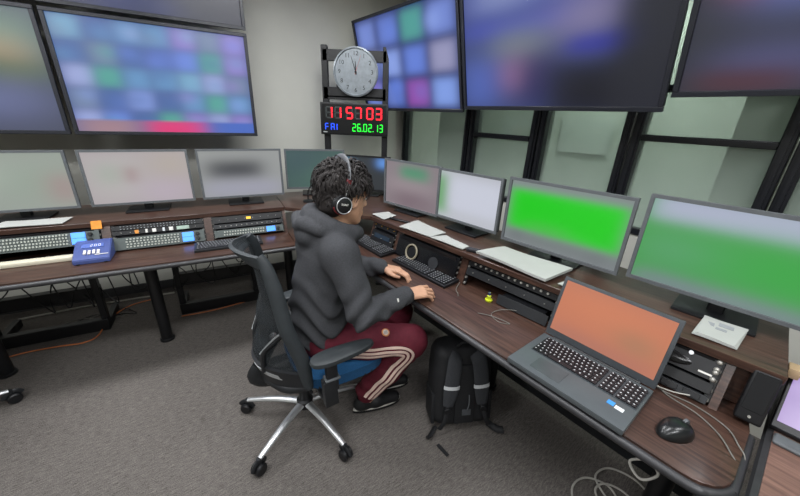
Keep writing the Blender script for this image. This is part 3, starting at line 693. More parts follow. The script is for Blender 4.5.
MB().tube([(0, .052, .012), (0, .04, .030), (0, .015, .0385)], .0008, 6, 4).build('button_seam', BLACKM, t)

# ---------------------------------------------------------------- loose items
def sheet(name, pts, z, th, label, cat, group=None, m=PAPER, curl=.004):
    """paper as a thin slab through 4 world corner points (xy), slightly waved"""
    c = sum((Vector(p) for p in pts), Vector((0, 0, 0))) / 4; P0, P1, P2, P3 = [Vector(p) - c for p in pts]
    def f(u, v):
        q = (P0 * (1 - u) + P1 * u) * (1 - v) + (P3 * (1 - u) + P2 * u) * v
        return (q.x, q.y, z + th + curl * (math.sin(5 * u + 3 * v) * .5 + .5))
    o = MB().grid(f, 10, 6, thick=-th).build(name, m, None, (c.x, c.y, 0)); return tag(o, label, cat, group)
z = SZ + .002
sheet('paper_sheet', [Q(-1.82, 1.385), Q(-1.67, 1.375), Q(-1.69, 1.50), Q(-1.80, 1.52)], z, .003, 'small white paper on the shelf in front of the face', 'paper')
sheet('paper_sheet', [Q(-1.49, 1.350), Q(-1.24, 1.375), Q(-1.23, 1.50), Q(-1.52, 1.545)], z, .004, 'white papers on the shelf above the near keyboard', 'paper')
sheet('paper_sheet', [Q(-1.23, 1.365), Q(-1.00, 1.375), Q(-1.00, 1.43), Q(-1.20, 1.47)], z, .004, 'narrow white paper lying between papers and the black phone', 'paper')
pad = sheet('paper_pad', [Q(-.91, 1.37), Q(-.53, 1.352), Q(-.50, 1.56), Q(-.86, 1.555)], z, .012, 'large thick paper pad on the shelf over the knob row', 'paper', curl=.006)
sheet('paper_sheet', [Q(-.49, 1.39), Q(-.42, 1.38), Q(-.40, 1.46), Q(-.47, 1.47)], z, .003, 'small white card right of the large paper pad', 'paper')
for k in range(4):
    o = sheet('paper_sheet', [Q(-.03 + .004 * k, 1.405 + .003 * k), Q(.085 - .003 * k, 1.41), Q(.10, 1.58), Q(-.02, 1.58)], z + .0022 * k, .0018, ['lowest', 'second lowest', 'second highest', 'topmost printed'][k] + ' sheet of the paper stack on the shelf by the bar speaker', 'paper', 'stacked printed sheets', curl=.002)
PR = mat('print_grey', '#8d9094', .8)
pp = MB()
for s, n, w, d in ((.0, 1.52, .03, .03), (.045, 1.54, .04, .03), (.035, 1.50, .03, .018)):
    q = Q(s, n) - o.location; pp.box((q.x, q.y, z + .0112), (w, d, .0006), rot=(0, 0, aQ))
pp.build('printed_block', PR, o)
t = tag(MB().box((0, 0, .006), (.16, .022, .012), bev=.003).build('remote_control', BLACK, None, Q(-1.60, 1.45, SZ + .001), aQ + RAD(14)), 'slim black remote on the shelf beyond the person\'s face', 'remote')
t = thing('mobile_phone', 'black phone lying on the shelf left of the paper pad', 'phone', Q(-.955, 1.415, SZ + .001), aQ + RAD(20))
MB().box((0, 0, .006), (.075, .045, .012), bev=.004, seg=2).build('body', BLACK, t); MB().box((0, 0, .0125), (.062, .036, .001)).build('glass', mat('phone_glass', '#0b0c10', .1), t)
# yellow tape on desk
t = thing('marker_pen', 'yellow green highlighter pen standing by the knob row', 'pen', Q(-.765, 1.315, DZ + .001), aQ)
YEL = mat('highlighter_yellow', '#c6d22a', .4)
MB().lathe([(.016, 0), (.018, .004), (.018, .010), (.010, .012), (.010, .03), (.006, .034), (.006, .048)], n=16).build('barrel', YEL, t)
MB().lathe([(.007, .030), (.007, .046), (.004, .05)], n=14).build('cap', mat('cap_navy', '#20305a', .5), t)
# left desk items
# intercom
t = thing('intercom_box', 'blue desk intercom with white keys at the front of left desk', 'intercom', L(-.70, 2.395, DZ + .001), aL + RAD(1))
BLUE = mat('intercom_blue', '#45548c', .45, var=.06)
m = MB(); w2 = .082
A = [m.bm.verts.new((sx * w2, y, zz)) for sx in (-1, 1) for y, zz in ((-.085, 0), (.085, 0), (.085, .088), (.05, .091), (-.085, .026))]
m.bm.faces.new(A[:5]); m.bm.faces.new(A[5:][::-1])
for i in range(5): m.bm.faces.new((A[i], A[5 + i], A[5 + (i + 1) % 5], A[(i + 1) % 5]))
bmesh.ops.recalc_face_normals(m.bm, faces=m.bm.faces)
bmesh.ops.bevel(m.bm, geom=list(m.bm.edges), offset=.004, segments=2, affect='EDGES')
m.build('case', BLUE, t)
sl = math.atan2(.065, .135)
IM = Matrix.Translation((0, -.018, .0590)) @ Matrix.Rotation(sl, 4, 'X')
R3 = IM.to_3x3()
MB().box(IM @ Vector((0, .035, .001)), (.10, .03, .002), rot=R3).build('display', mat('intercom_lcd', '#5a6fb4', .25), t)
dd = MB()
for i, ch in enumerate('200'):
    for k in SEG[ch]:
        S = {'a': (0, .008, .007, .002), 'd': (0, -.008, .007, .002), 'g': (0, 0, .007, .002), 'b': (.0045, .004, .002, .008), 'c': (.0045, -.004, .002, .008), 'f': (-.0045, .004, .002, .008), 'e': (-.0045, -.004, .002, .008)}[k]
        dd.box(IM @ Vector((-.005 + .018 * i + S[0], .035 + S[1], .0025)), (S[2], S[3], .001), rot=R3)
dd.build('display_digits', WHITEP, t)
for i in range(4): MB().box(IM @ Vector((-.03 + .02 * i, -.02 - .002 * (i % 2), .004)), (.012, .03, .008), rot=R3, bev=.001).build('key', WHITEP, t)
MB().box(IM @ Vector((.045, -.042, .0025)), (.06, .004, .002), rot=R3).build('light_bar', WHITEP, t)
for sx in (-.06, .06): MB().cyl((sx, -.083, 0), (sx, -.083, .006), .008, n=10).build('foot', BLACK, t)
o = tag(MB().box((0, 0, .0), (.05, .05, .002)).build('sticky_note', mat('note_orange', '#d98a2e', .7), None, L(-.685, 2.512, .888), (RAD(62), 0, aL)), 'orange sticky note on the walnut cheek above the blue intercom', 'note')
t = thing('cream_wrist_rest', 'long cream plastic keyboard tray left of the blue intercom', 'keyboard tray', L(-1.10, 2.425, DZ + .001), aL)
MB().box((0, 0, .012), (.60, .055, .024), bev=.006, seg=2).build('body', CREAM, t); MB().box((0, .045, .008), (.60, .035, .016), bev=.003).build('ledge', DGREY, t)
sheet('paper_sheet', [L(-1.15, 2.54), L(-.84, 2.54), L(-.82, 2.66), L(-1.12, 2.68)], z, .003, 'white papers on the left shelf under the pale green screen', 'paper')
t = thing('desk_microphone', 'small black gooseneck microphone left of the person', 'microphone', L(.60, 2.62, SZ + .001), aL)
MB().lathe([(.04, 0), (.04, .012), (.012, .02)], n=20).build('base', BLACK, t); MB().tube([(0, 0, .018), (.005, 0, .08), (.03, -.01, .13), (.07, -.02, .15)], .005, 8, 5).build('gooseneck', BLACKM, t); MB().sph((.08, -.022, .152), .016).build('head', BLACK, t)
o = tag(MB().box((0, 0, .05), (.16, .10, .10), bev=.012, seg=2).build('tissue_box', mat('tissue_white', '#cfcac0', .7), None, L(.72, 2.60, SZ + .001), aL), 'pale box on the corner shelf behind the hood', 'box')
# tablet on side desk
t = thing('display_tablet', 'black framed tablet with violet screen on the right side desk', 'tablet', Rr(.40, 1.37, DZ + .001), (RAD(0), 0, aR))
m = MB().box((0, .095, .062), (.54, .02, .23), rot=(RAD(-62), 0, 0), bev=.004); m.build('frame', BLACK, t)
so = screen(t, .52, .18, 0, 0, picture('#b59ad8', [(.0, 1, .1, .3, '#c4ace8', .1), (.1, .3, .4, .6, '#9a80c8', .1), (.5, .8, .5, .8, '#cdb8ee', .1)]), .8)
so.matrix_local = Matrix.Translation((0, .095, .062)) @ Matrix.Rotation(RAD(-62), 4, 'X') @ Matrix.Translation((0, -.0112, 0))
box('rest', (0, .15, .035), (.3, .08, .07), BLACK, t, bev=.006)

# ---------------------------------------------------------------- cables
def cable(pts, r, label, name='cable', m=None, group=None, sub=6):
    P = [Vector(p) for p in pts]; c = P[0].copy()
    return tag(MB().tube([p - c for p in P], r, 8, sub).build(name, m or BLACK, None, c), label, 'cable', group)
WC = mat('cable_white', '#b5b2aa', .5); OC = mat('cable_orange', '#c2703e', .5); GC = mat('cable_grey', '#6b6963', .5)
def fl(x, y): return (x, y, .006)
cable([fl(.80, .93), fl(.84, 1.03), fl(.92, 1.075), fl(1.0, 1.05), fl(1.02, 1.0), fl(1.0, .93)], .0045, 'white cable loop on carpet nearest the desk corner', m=WC, group='white cables on the floor')
cable([(.99, .94, .012), (.965, 1.0, .014), (.97, 1.08, .014), (1.06, 1.125, .008), (1.15, 1.08, .007), (1.18, 1.0, .007), (1.17, .92, .007)], .0045, 'white cable making the larger floor loop', m=WC, group='white cables on the floor')
cable([(.92, .93, .02), (.93, 1.01, .021), (.99, 1.04, .021), (1.06, 1.02, .008), (1.10, .95, .008)], .0045, 'white cable in the inner floor loop', m=WC, group='white cables on the floor')
cable([L(-1.62, 2.62, .006), L(-1.35, 2.72, .006), L(-1.14, 2.72, .006), L(-1.0, 2.70, .006), L(-.93, 2.76, .006), L(-.90, 2.95, .02), L(-.80, 3.15, .006), L(-.62, 3.2, .006)], .0045, 'orange cable curving over the floor below the blue intercom', m=OC)
cable([L(-.42, 2.80, .006), L(-.2, 2.795, .006), L(.05, 2.83, .006), L(.22, 2.84, .006)], .0045, 'orange cable running along the base frame behind the chair', m=OC)
cable([L(-1.5, 3.24, .008), L(-1.1, 3.27, .008), L(-.75, 3.26, .008), L(-.5, 3.25, .008)], .008, 'white tube along the wall base', m=WC)  # thin pale tube on the floor in front of the baseboard
def dk(s, n, h=.003): return Rr(s, n, DZ + h)
cable([dk(-.16, 1.305, .01), dk(-.10, 1.265), dk(-.02, 1.25), dk(.04, 1.21), dk(.075, 1.16), Rr(.105, 1.12, DZ - .02), Rr(.11, 1.08, DZ - .12), Rr(.11, 1.06, DZ - .3)], .0022, 'thin grey cable running over the desk corner', m=GC)
cable([dk(-.20, 1.305, .012), dk(-.12, 1.275, .004), dk(-.03, 1.285), dk(.05, 1.26), dk(.085, 1.21), Rr(.112, 1.17, DZ - .02), Rr(.118, 1.13, DZ - .15), Rr(.118, 1.12, DZ - .35)], .0022, 'second thin grey cable falling into the gap beside the desk', m=GC)
cable([dk(-.22, 1.30, .02), dk(-.17, 1.27, .012), dk(-.10, 1.28, .012), dk(-.05, 1.30, .02)], .0022, 'thin pale cable sagging from the socket strip', m=WC)
cable([dk(-1.06, 1.30, .01), dk(-1.02, 1.22), dk(-.98, 1.19), dk(-.96, 1.17)], .002, 'thin grey cable end beside the near keyboard', m=GC)
cable([dk(-.66, 1.30, .02), dk(-.74, 1.25, .01), dk(-.76, 1.18), dk(-.70, 1.15), dk(-.66, 1.18), dk(-.74, 1.16, .006), dk(-.80, 1.13)], .0018, 'tangled grey cable on the open desk top', m=GC)
cable([Rr(-.14, 1.02, DZ - .05), Rr(-.08, 1.05, DZ - .09), Rr(-.03, 1.05, DZ - .12), Rr(-.06, 1.03, DZ - .16), Rr(-.10, 1.05, DZ - .14), Rr(-.05, 1.07, DZ - .10)], .004, 'white cable bundle hanging below the desk corner', m=WC)
rnd = random.Random(4)
for i in range(15):
    s = -1.45 + 1.65 * i / 14 + rnd.uniform(-.03, .03); z1 = rnd.uniform(.3, .5)
    cable([L(s, 2.86, DZ - DT - .002), L(s + rnd.uniform(-.06, .06), 2.83, (DZ + z1) / 2), L(s + rnd.uniform(-.12, .12), 2.82, z1 - .1), L(s + rnd.uniform(-.15, .15), 2.85, z1 - .02), L(s + rnd.uniform(-.2, .2), 2.93, z1 + .12)], .004, ['black cable dangling under the left desk below the blue intercom', 'black cable dangling behind the round leg of the left desk', 'black cable dangling under the left desk behind the chair back'][min(2, i // 5)], m=BLACK, group='black cables dangling under the left desk')
for i in range(4):
    s = -1.1 + .08 * i
    cable([L(s - .12, 3.0, .006), L(s, 3.06 + .02 * i, .012), L(s + .12, 3.0, .006), L(s + .05, 2.95 + .02 * i, .014), L(s - .05, 3.02, .006)], .004, 'coiled cable lying on carpet behind the base frame', m=BLACK if i % 2 else GC, group='coiled cables on the floor by the wall')

# ---------------------------------------------------------------- office chair
BLUEF = mat('blue_fabric', '#1b5482', .9, var=.15, scale=200, bump=.3, bscale=600)
CHB = mat('chair_black', '#1b1d20', .45, var=.12); CHG = mat('chair_grey', '#2f3437', .55, var=.1)
def mesh_fabric():
    m = bpy.data.materials.new('chair_mesh'); m.use_nodes = True; nt = m.node_tree; b = nt.nodes['Principled BSDF']
    b.inputs['Base Color'].default_value = (*lin('#2c3134'), 1); b.inputs['Roughness'].default_value = .8
    tc = nt.nodes.new('ShaderNodeTexCoord'); ck = nt.nodes.new('ShaderNodeTexVoronoi'); ck.inputs['Scale'].default_value = 420
    nt.links.new(tc.outputs['Object'], ck.inputs['Vector'])
    mr = nt.nodes.new('ShaderNodeMapRange'); mr.inputs[1].default_value = .2; mr.inputs[2].default_value = .4; mr.inputs[3].default_value = .15; mr.inputs[4].default_value = .6
    nt.links.new(ck.outputs['Distance'], mr.inputs[0]); nt.links.new(mr.outputs[0], b.inputs['Alpha']); return m
MESHF = mesh_fabric()
def make_chair(loc, rz, label, spin=0.):
    t = thing('office_chair', label, 'chair', loc, rz, 'office chairs')
    # five-star base
    for k in range(5):
        a = RAD(-145 + 72 * k + spin); d = Vector((math.cos(a), math.sin(a), 0)); e = Vector((-d.y, d.x, 0))
        arm = MB().tube([d * .02 + Vector((0, 0, .125)), d * .17 + Vector((0, 0, .115)), d * .325 + Vector((0, 0, .082))], [.023, .018, .013], 10, 4, flat=.75, upv=(0, 0, 1)).build('base_arm', CHROME, t)
        c = d * .33
        f = MB().cyl(c + Vector((0, 0, .05)), c + Vector((0, 0, .085)), .012, n=12).build('caster', CHB, t)
        cc = c + Vector((0, 0, .03)) + d * .006
        for sx in (-1, 1):
            MB().lathe([(.024, 0), (.030, .004), (.030, .014), (.024, .02)], Matrix.Translation(cc + e * (sx * .006)) @ (e * sx).to_track_quat('Z', 'Y').to_matrix().to_4x4(), 20).build('wheel', BLACK, f)
        MB().tube([cc + d * -.034 + Vector((0, 0, .008)), cc + d * -.02 + Vector((0, 0, .032)), cc + d * .012 + Vector((0, 0, .034)), cc + d * .032 + Vector((0, 0, .012))], .0075, 8, 3, flat=2.2, upv=(0, 0, 1)).build('fork', CHB, f)
    MB().lathe([(.035, .09), (.042, .10), (.042, .14), (.030, .15), (.028, .26), (.019, .262), (.019, .37)], n=20).build('gas_lift', CHB, t)
    MB().box((.02, 0, .385), (.26, .20, .05), bev=.02, seg=3).build('mechanism', CHB, t)
    MB().cyl((.0, -.10, .385), (.02, -.2, .375), .007, n=10).build('tilt_lever', CHB, t)
    # seat
    def seat(u, v, top):
        a = 2 * math.pi * u; n = 3.2
        ca, sa = math.cos(a), math.sin(a); r = (abs(ca) ** n + abs(sa) ** n) ** (-1 / n)
        return .20 + .235 * v * r * ca, .245 * v * r * sa
    def cush(u, v):
        w = min(1, v * 1.0)
        x, y = seat(u, min(1, v / .8) if v < .8 else 1 - .03 * math.sin((v - .8) / .2 * math.pi * .5), 1)
        zz = .478 - .02 * (abs(min(1, v / .8)) ** 6) - (.06 * ((v - .8) / .2) if v > .8 else 0)
        zz -= .012 * max(0, (x - .30) / .13) ** 2
        return (x, y, zz)
    m = MB().grid(cush, 48, 20); bmesh.ops.remove_doubles(m.bm, verts=m.bm.verts, dist=1e-4); m.build('seat', BLUEF, t)
    def pan(u, v): 
        x, y = seat(u, .97 if v < .5 else .97 * (1 - (v - .5) * 1.2), 1); return (x, y, .415 - .02 * min(1, v * 2))
    m = MB().grid(pan, 40, 6); bmesh.ops.remove_doubles(m.bm, verts=m.bm.verts, dist=1e-4); m.build('seat_pan', CHB, t)
    # backrest shell B(u,v)
    def edge(v):
        ks = [(0, .0, .44), (.2, -.015, .58), (.45, -.065, .75), (.7, -.085, .91), (.9, -.105, 1.02), (1., -.125, 1.06)]
        for (a, x0, z0), (b, x1, z1) in zip(ks, ks[1:]):
            if v <= b: q = (v - a) / (b - a); q2 = q; return x0 + (x1 - x0) * q2, z0 + (z1 - z0) * q2
        return ks[-1][1:]
    def bulge(v):
        ks = [(0, .15), (.15, .17), (.35, .10), (.55, .045), (.75, .04), (1., .075)]
        for (a, c0), (b, c1) in zip(ks, ks[1:]):
            if v <= b: q = (v - a) / (b - a); return c0 + (c1 - c0) * (q * q * (3 - 2 * q))
        return ks[-1][1]
    def hw(v): return .235 - .035 * min(1, v / .55) - .065 * (max(0, v - .45) / .55) ** 1.3
    def Bk(u, v, out=0.):
        x, zz = edge(v); y = (2 * u - 1) * hw(v); return (x - bulge(v) * (1 - (2 * u - 1) ** 2) - out, y, zz - (.03 * (1 - (2 * u - 1) ** 2) if v < .02 else 0) + .015 * math.sin(math.pi * u) * v)
    MB().grid(lambda u, v: Bk(u, v), 20, 28, thick=.003).build('backrest_mesh', MESHF, t)
    side = [[Bk(u, v / 14) for v in range(15)] for u in (0., 1.)]
    for sd in side: MB().tube(sd, [.020, .026, .030, .031, .031, .030, .030, .030, .030, .030, .029, .027, .025, .022, .018], 12, 2, flat=.7, upv=(0, 1, 0)).build('back_rail', CHG, t)
    def band(v0, v1, th, nm, m, u0=0., u1=1., out=.004):
        MB().grid(lambda u, v: Bk(u0 + (u1 - u0) * u, v0 + (v1 - v0) * v, out), 24, 6, thick=th).build(nm, m, t)
    band(.88, 1., .016, 'top_band', CHG, out=.0)
    band(0, .12, .016, 'lower_band', CHB, out=.0)
    band(.05, .085, .003, 'silver_strip', SILVER, .05, .45, out=.018)
    band(.05, .085, .003, 'silver_strip', SILVER, .55, .95, out=.018)
    # rear yoke wrapping the lumbar area
    yk = [Bk(u, v, .012) for u, v in ((.03, .42), (.16, .33), (.27, .22), (.30, .08))]
    for mir in (0, 1):
        p = [(x, -y if mir else y, zz) for x, y, zz in yk]
        MB().tube(p, [.014, .017, .018, .02], 10, 6, flat=.7).build('lumbar_arm', CHB, t)
        MB().tube([(x - .016, y, zz) for x, y, zz in p[:3]], .004, 6, 6).build('lumbar_trim', SILVER, t)
    MB().cyl((-.09, -.05, .60), (-.09, .0, .60), .017, n=16).build('lumbar_knob', CHROME, t)
    # back carrier under the shell
    MB().tube([(-.15, 0, .45), (-.17, 0, .40), (-.10, 0, .375), (.02, 0, .38)], [.05, .055, .06, .06], 12, 5, flat=.55, upv=(0, 1, 0)).build('back_carrier', CHB, t)
    for sx in (-1, 1):
        MB().tube([(-.14, sx * .06, .42), (-.08, sx * .17, .42), (.0, sx * .232, .45)], [.025, .022, .02], 10, 5).build('carrier_arm', CHB, t)
    # arm rests
    for sx in (-1, 1):
        y = sx * .295
        p = MB(); n = 28; A = []
        def pad(u, v):
            a = 2 * math.pi * u; q = .72
            ca, sa = math.cos(a), math.sin(a); r = (abs(ca) ** 2.6 + abs(sa) ** 2.6) ** (-1 / 2.6)
            k = [0., .8, .97, 1., .97, .8, 0.][round(v * 6)]; hz = [.030, .030, .024, .013, .004, 0, 0][round(v * 6)]
            x = .145 * r * ca * k; yy = (.045 - .010 * ca) * r * sa * k
            return (.14 + x, y + yy, .610 + hz + .006 * ca)
        p.grid(pad, n, 6); bmesh.ops.remove_doubles(p.bm, verts=p.bm.verts, dist=1e-5); p.build('armrest_pad', CHG, t)
        a = MB().box((.085, y, .53), (.052, .030, .17), rot=(0, RAD(-3), 0), bev=.008, seg=2).build('armrest_post', CHB, t)
        MB().box((.075, y, .44), (.062, .042, .14), rot=(0, RAD(-3), 0), bev=.008, seg=2).build('armrest_sleeve', CHB, t)
        MB().tube([(.075, y, .40), (.07, sx * .24, .375), (.06, sx * .1, .38)], [.024, .024, .022], 10, 5).build('armrest_bracket', CHB, t)
        MB().box((.085, y - 0, .515), (.066, .046, .012), bev=.003).build('collar', GREYP, t)
    for ch in [x for x in bpy.data.objects if x.parent == t and x.name.split('.')[0] not in ('base_arm', 'caster', 'gas_lift')]: ch.location = (-.03, 0, -.015)
    return t
CHAIR = (-.475, 1.348, 0)
chair = make_chair(CHAIR, RAD(32), 'mesh back office chair with blue seat and chrome base under the person')
c2 = copy_tree(chair); c2.location = (-2.28, 1.09, 0); c2.rotation_euler = (0, 0, RAD(131)); c2['label'] = 'office chair at the left edge with only one caster in view'

# ---------------------------------------------------------------- signed distance modelling for soft bodies
class SDF:
    def __init__(s): s.p = []
    def cap(s, a, b, ra, rb=None, k=.02, sy=1., op='u'): s.p.append(('c', np.array(a, float), np.array(b, float), ra, ra if rb is None else rb, k, sy, op)); return s
    def ell(s, c, r, k=.02, op='u', R=None): s.p.append(('e', np.array(c, float), np.array(r, float), R, 0, k, 1., op)); return s
    def chain(s, pts, rs, k=.02, sy=1.):
        for i in range(len(pts) - 1): s.cap(pts[i], pts[i + 1], rs[i], rs[i + 1], k, sy)
        return s
    def ev(s, P):
        d = None
        for T, a, b, ra, rb, k, sy, op in s.p:
            if T == 'c':
                q = P - a; ba = b - a
                if sy != 1.: q = q.copy(); q[:, 1] /= sy; ba = ba.copy(); ba[1] /= sy
                L2 = ba @ ba + 1e-12; t = np.clip((q @ ba) / L2, 0, 1)
                q = q - t[:, None] * ba; e = np.sqrt((q * q).sum(1)) - (ra + t * (rb - ra))
            else:
                q = P - a
                if ra is not None: q = q @ ra
                k0 = np.sqrt(((q / b) ** 2).sum(1)); k1 = np.sqrt(((q / b ** 2) ** 2).sum(1)) + 1e-9; e = k0 * (k0 - 1) / k1
            if d is None: d = e; continue
            if op == 'u':
                h = np.maximum(k - np.abs(d - e), 0) / k; d = np.minimum(d, e) - h * h * k * .25
            else:
                h = np.maximum(k - np.abs(d + e), 0) / k; d = np.maximum(d, -e) + h * h * k * .25
        return d
def snets(ev, lo, hi, h, slack=1.6):
    lo = np.array(lo, float); hi = np.array(hi, float); B = 8
    nb = np.ceil((hi - lo) / (h * B)).astype(int); n = nb * B
    ax = [lo[i] + (np.arange(nb[i]) * B + B / 2 - .5) * h for i in range(3)]
    C = np.stack(np.meshgrid(*ax, indexing='ij'), -1).reshape(-1, 3)
    dc = ev(C).astype(np.float32); act = np.abs(dc) < h * B * .9 * slack
    S = np.repeat(np.repeat(np.repeat(dc.reshape(nb), B, 0), B, 1), B, 2)
    ids = np.argwhere(act.reshape(nb)); off = np.stack(np.meshgrid(*[np.arange(B)] * 3, indexing='ij'), -1).reshape(-1, 3)
    G = (ids[:, None, :] * B + off[None]).reshape(-1, 3)
    S[G[:, 0], G[:, 1], G[:, 2]] = ev(lo + G * h)
    I = S < 0; cnt = np.zeros(n - 1, np.int8); cr = [(a, b, c) for a in (0, 1) for b in (0, 1) for c in (0, 1)]
    for a, b, c in cr: cnt += I[a:n[0] - 1 + a, b:n[1] - 1 + b, c:n[2] - 1 + c]
    cells = np.argwhere((cnt > 0) & (cnt < 8)); idx = -np.ones(n - 1, np.int32); idx[tuple(cells.T)] = np.arange(len(cells))
    V = np.stack([S[cells[:, 0] + a, cells[:, 1] + b, cells[:, 2] + c] for a, b, c in cr], 1)
    acc = np.zeros((len(cells), 3)); w = np.zeros(len(cells)); crn = np.array(cr, float)
    for i in range(8):
        for j in range(i + 1, 8):
            if np.abs(crn[i] - crn[j]).sum() != 1: continue
            m = (V[:, i] < 0) != (V[:, j] < 0); t = V[:, i] / (V[:, i] - V[:, j] + 1e-12)
            acc += np.where(m[:, None], crn[i] + t[:, None] * (crn[j] - crn[i]), 0); w += m
    P = lo + (cells + acc / w[:, None]) * h
    F = []
    for axis in range(3):
        o1, o2 = [(1, 2), (2, 0), (0, 1)][axis]
        sl0 = [slice(None)] * 3; sl1 = [slice(None)] * 3; sl0[axis] = slice(0, -1); sl1[axis] = slice(1, None)
        x = np.argwhere(I[tuple(sl0)] != I[tuple(sl1)]); x = x[(x[:, o1] > 0) & (x[:, o2] > 0) & (x[:, o1] < n[o1] - 1) & (x[:, o2] < n[o2] - 1)]
        flip = I[tuple(x.T)]
        def id_(d1, d2): q = x.copy(); q[:, o1] -= d1; q[:, o2] -= d2; return idx[tuple(q.T)]
        q = np.stack([id_(1, 1), id_(0, 1), id_(0, 0), id_(1, 0)], 1); q[~flip] = q[~flip][:, ::-1]; F.append(q)
    F = np.concatenate(F); F = F[(F >= 0).all(1)]
    return P, F
def np_mesh(name, P, F, m, parent=None, smooth=1):
    me = bpy.data.meshes.new(name); me.from_pydata(P.tolist(), [], F.tolist())
    if smooth:
        b = bmesh.new(); b.from_mesh(me)
        for _ in range(smooth): bmesh.ops.smooth_vert(b, verts=b.verts, factor=.5, use_axis_x=True, use_axis_y=True, use_axis_z=True)
        b.to_mesh(me); b.free()
    fin(me, m, 0); return obj(name, me, parent)

# ---------------------------------------------------------------- person (x forward, y left, z up)
PC, PA = Vector((-.40, 1.40, 0)), RAD(20)
person = thing('person', 'person in charcoal hoodie and maroon track trousers seated at the right desk', 'person', PC, PA)
V3 = lambda *a: np.array(a, float)
HC = V3(.155, -.005, 1.232); hy, hp = RAD(16), RAD(14)           # head centre, yaw to the left, pitch down
HR = np.array(Matrix.Rotation(hy, 3, 'Z') @ Matrix.Rotation(hp, 3, 'Y'))
def hd(x, y, z): return HC + HR @ V3(x, y, z)
ELB = {1: V3(.20, .27, .77), -1: V3(.17, -.275, .775)}
WRI = {1: V3(.392, .18, .765), -1: V3(.415, -.160, .770)}
SHO = {1: V3(.10, .185, 1.03), -1: V3(.10, -.185, 1.03)}
KNE = {1: V3(.47, .10, .515), -1: V3(.455, -.155, .500)}
ANK = {1: V3(.33, .06, .10), -1: V3(.235, -.065, .095)}
HIP = {1: V3(.02, .095, .545), -1: V3(.02, -.095, .545)}
def nrm(v): return v / np.linalg.norm(v)
def hand_prims(S, w, d, n, s, curl=(22, 42, 30), spread=.10, g=1.1):
    d = nrm(d); n = nrm(n - d * (n @ d)); s = nrm(s - d * (s @ d) - n * (s @ n))
    offs = [g * x for x in (.031, .010, -.011, -.030)]; kd = [g * x for x in (.090, .094, .089, .079)]
    ln = [(.042, .026, .020), (.046, .030, .021), (.042, .028, .020), (.033, .020, .018)]; ln = [[g * x for x in q] for q in ln]; rr = [g * x for x in (.0090, .0093, .0088, .0077)]
    tips = []
    for i in range(4):
        S.cap(w + s * offs[i] * .55, w + d * kd[i] + s * offs[i], .0155, .0115, .012)
        q = w + d * kd[i] + s * offs[i]; ang = 0
        dd = nrm(d + s * spread * (1.2 - .8 * i))
        for j in range(3):
            ang += RAD(curl[j] + (4 * i if j == 0 else 0)); e = dd * math.cos(ang) - n * math.sin(ang); q2 = q + e * ln[i][j]
            S.cap(q, q2, rr[i] * (1 - .06 * j), rr[i] * (1 - .06 * (j + 1)), .0035); q = q2
        tips.append((q, e))
    a = w + s * .018 + d * .018 - n * .004; b = w + s * .043 + d * .052 - n * .014; c = w + s * .048 + d * .084 - n * .022; e = w + s * .040 + d * .108 - n * .026
    S.cap(a, b, .016, .013, .012).cap(b, c, .0118, .0102, .004).cap(c, e, .0100, .0085, .003)
    tips.append((e, nrm(e - c)))
    return tips, n
BODY = SDF()
BODY.ell(hd(-.012, 0, .030), (.098, .077, .095), .02, R=HR).ell(hd(.034, 0, -.030), (.062, .062, .088), .03, R=HR)
BODY.cap(hd(.0, .048, -.062), hd(.072, .012, -.106), .018, .020, .03).cap(hd(.0, -.048, -.062), hd(.072, -.012, -.106), .018, .020, .03)
BODY.cap(hd(.086, 0, .012), hd(.108, 0, -.030), .0085, .0125, .014).ell(hd(.098, .012, -.034), (.010, .009, .008), .008, R=HR).ell(hd(.098, -.012, -.034), (.010, .009, .008), .008, R=HR)
BODY.cap(hd(.080, .042, .022), hd(.088, .010, .022), .011, .011, .015).cap(hd(.080, -.042, .022), hd(.088, -.010, .022), .011, .011, .015)
BODY.ell(hd(.094, .032, .002), (.012, .016, .009), .010, 's', HR).ell(hd(.094, -.032, .002), (.012, .016, .009), .010, 's', HR)
BODY.cap(hd(.088, -.018, -.066), hd(.088, .018, -.066), .009, .009, .010).cap(hd(.087, -.016, -.079), hd(.087, .016, -.079), .009, .009, .008)
BODY.cap(hd(.101, -.024, -.0725), hd(.101, .024, -.0725), .003, .003, .003, op='s')
for s in (1, -1):
    BODY.ell(hd(.004, s * .083, -.014), (.026, .013, .034), .008, R=HR).ell(hd(.008, s * .096, -.012), (.013, .008, .020), .006, 's', HR)
NB = V3(.105, 0, 1.09)
BODY.cap(hd(-.028, 0, -.055), NB, .055, .062, .03)
BODY.chain([V3(.02, 0, .60), V3(.03, 0, .78), V3(.075, 0, .97), V3(.09, 0, 1.03)], [.10, .095, .105, .085], .04, 1.35)
tipsall = []
for s in (1, -1):
    BODY.cap(V3(.075, s * .06, 1.06), SHO[s], .055, .052, .03).cap(SHO[s], ELB[s], .045, .038, .02).cap(ELB[s], WRI[s], .038, .026, .02)
    BODY.cap(HIP[s], KNE[s], .078, .055, .04).cap(KNE[s], ANK[s], .052, .036, .03).cap(ANK[s] + V3(0, 0, -.03), ANK[s] + V3(.13, 0, -.06), .034, .026, .02)
rtip, rn = hand_prims(BODY, WRI[-1], V3(.95, .22, -.06), V3(.10, -.15, 1), V3(-.2, 1, 0), (12, 34, 30))
ltip, ln_ = hand_prims(BODY, WRI[1], V3(.84, -.54, -.06), V3(.1, .12, 1), V3(-.6, -.8, 0), (15, 36, 32))
P, F_ = snets(BODY.ev, (-.16, -.36, -.01), (.66, .36, 1.42), .0036)
SKIN = mat('skin', '#c79a7e', .55, var=.06, scale=25, bump=.05, bscale=300)
body = np_mesh('body', P, F_, SKIN, person, 1)
NAIL = mat('nail', '#d9b3a0', .3)
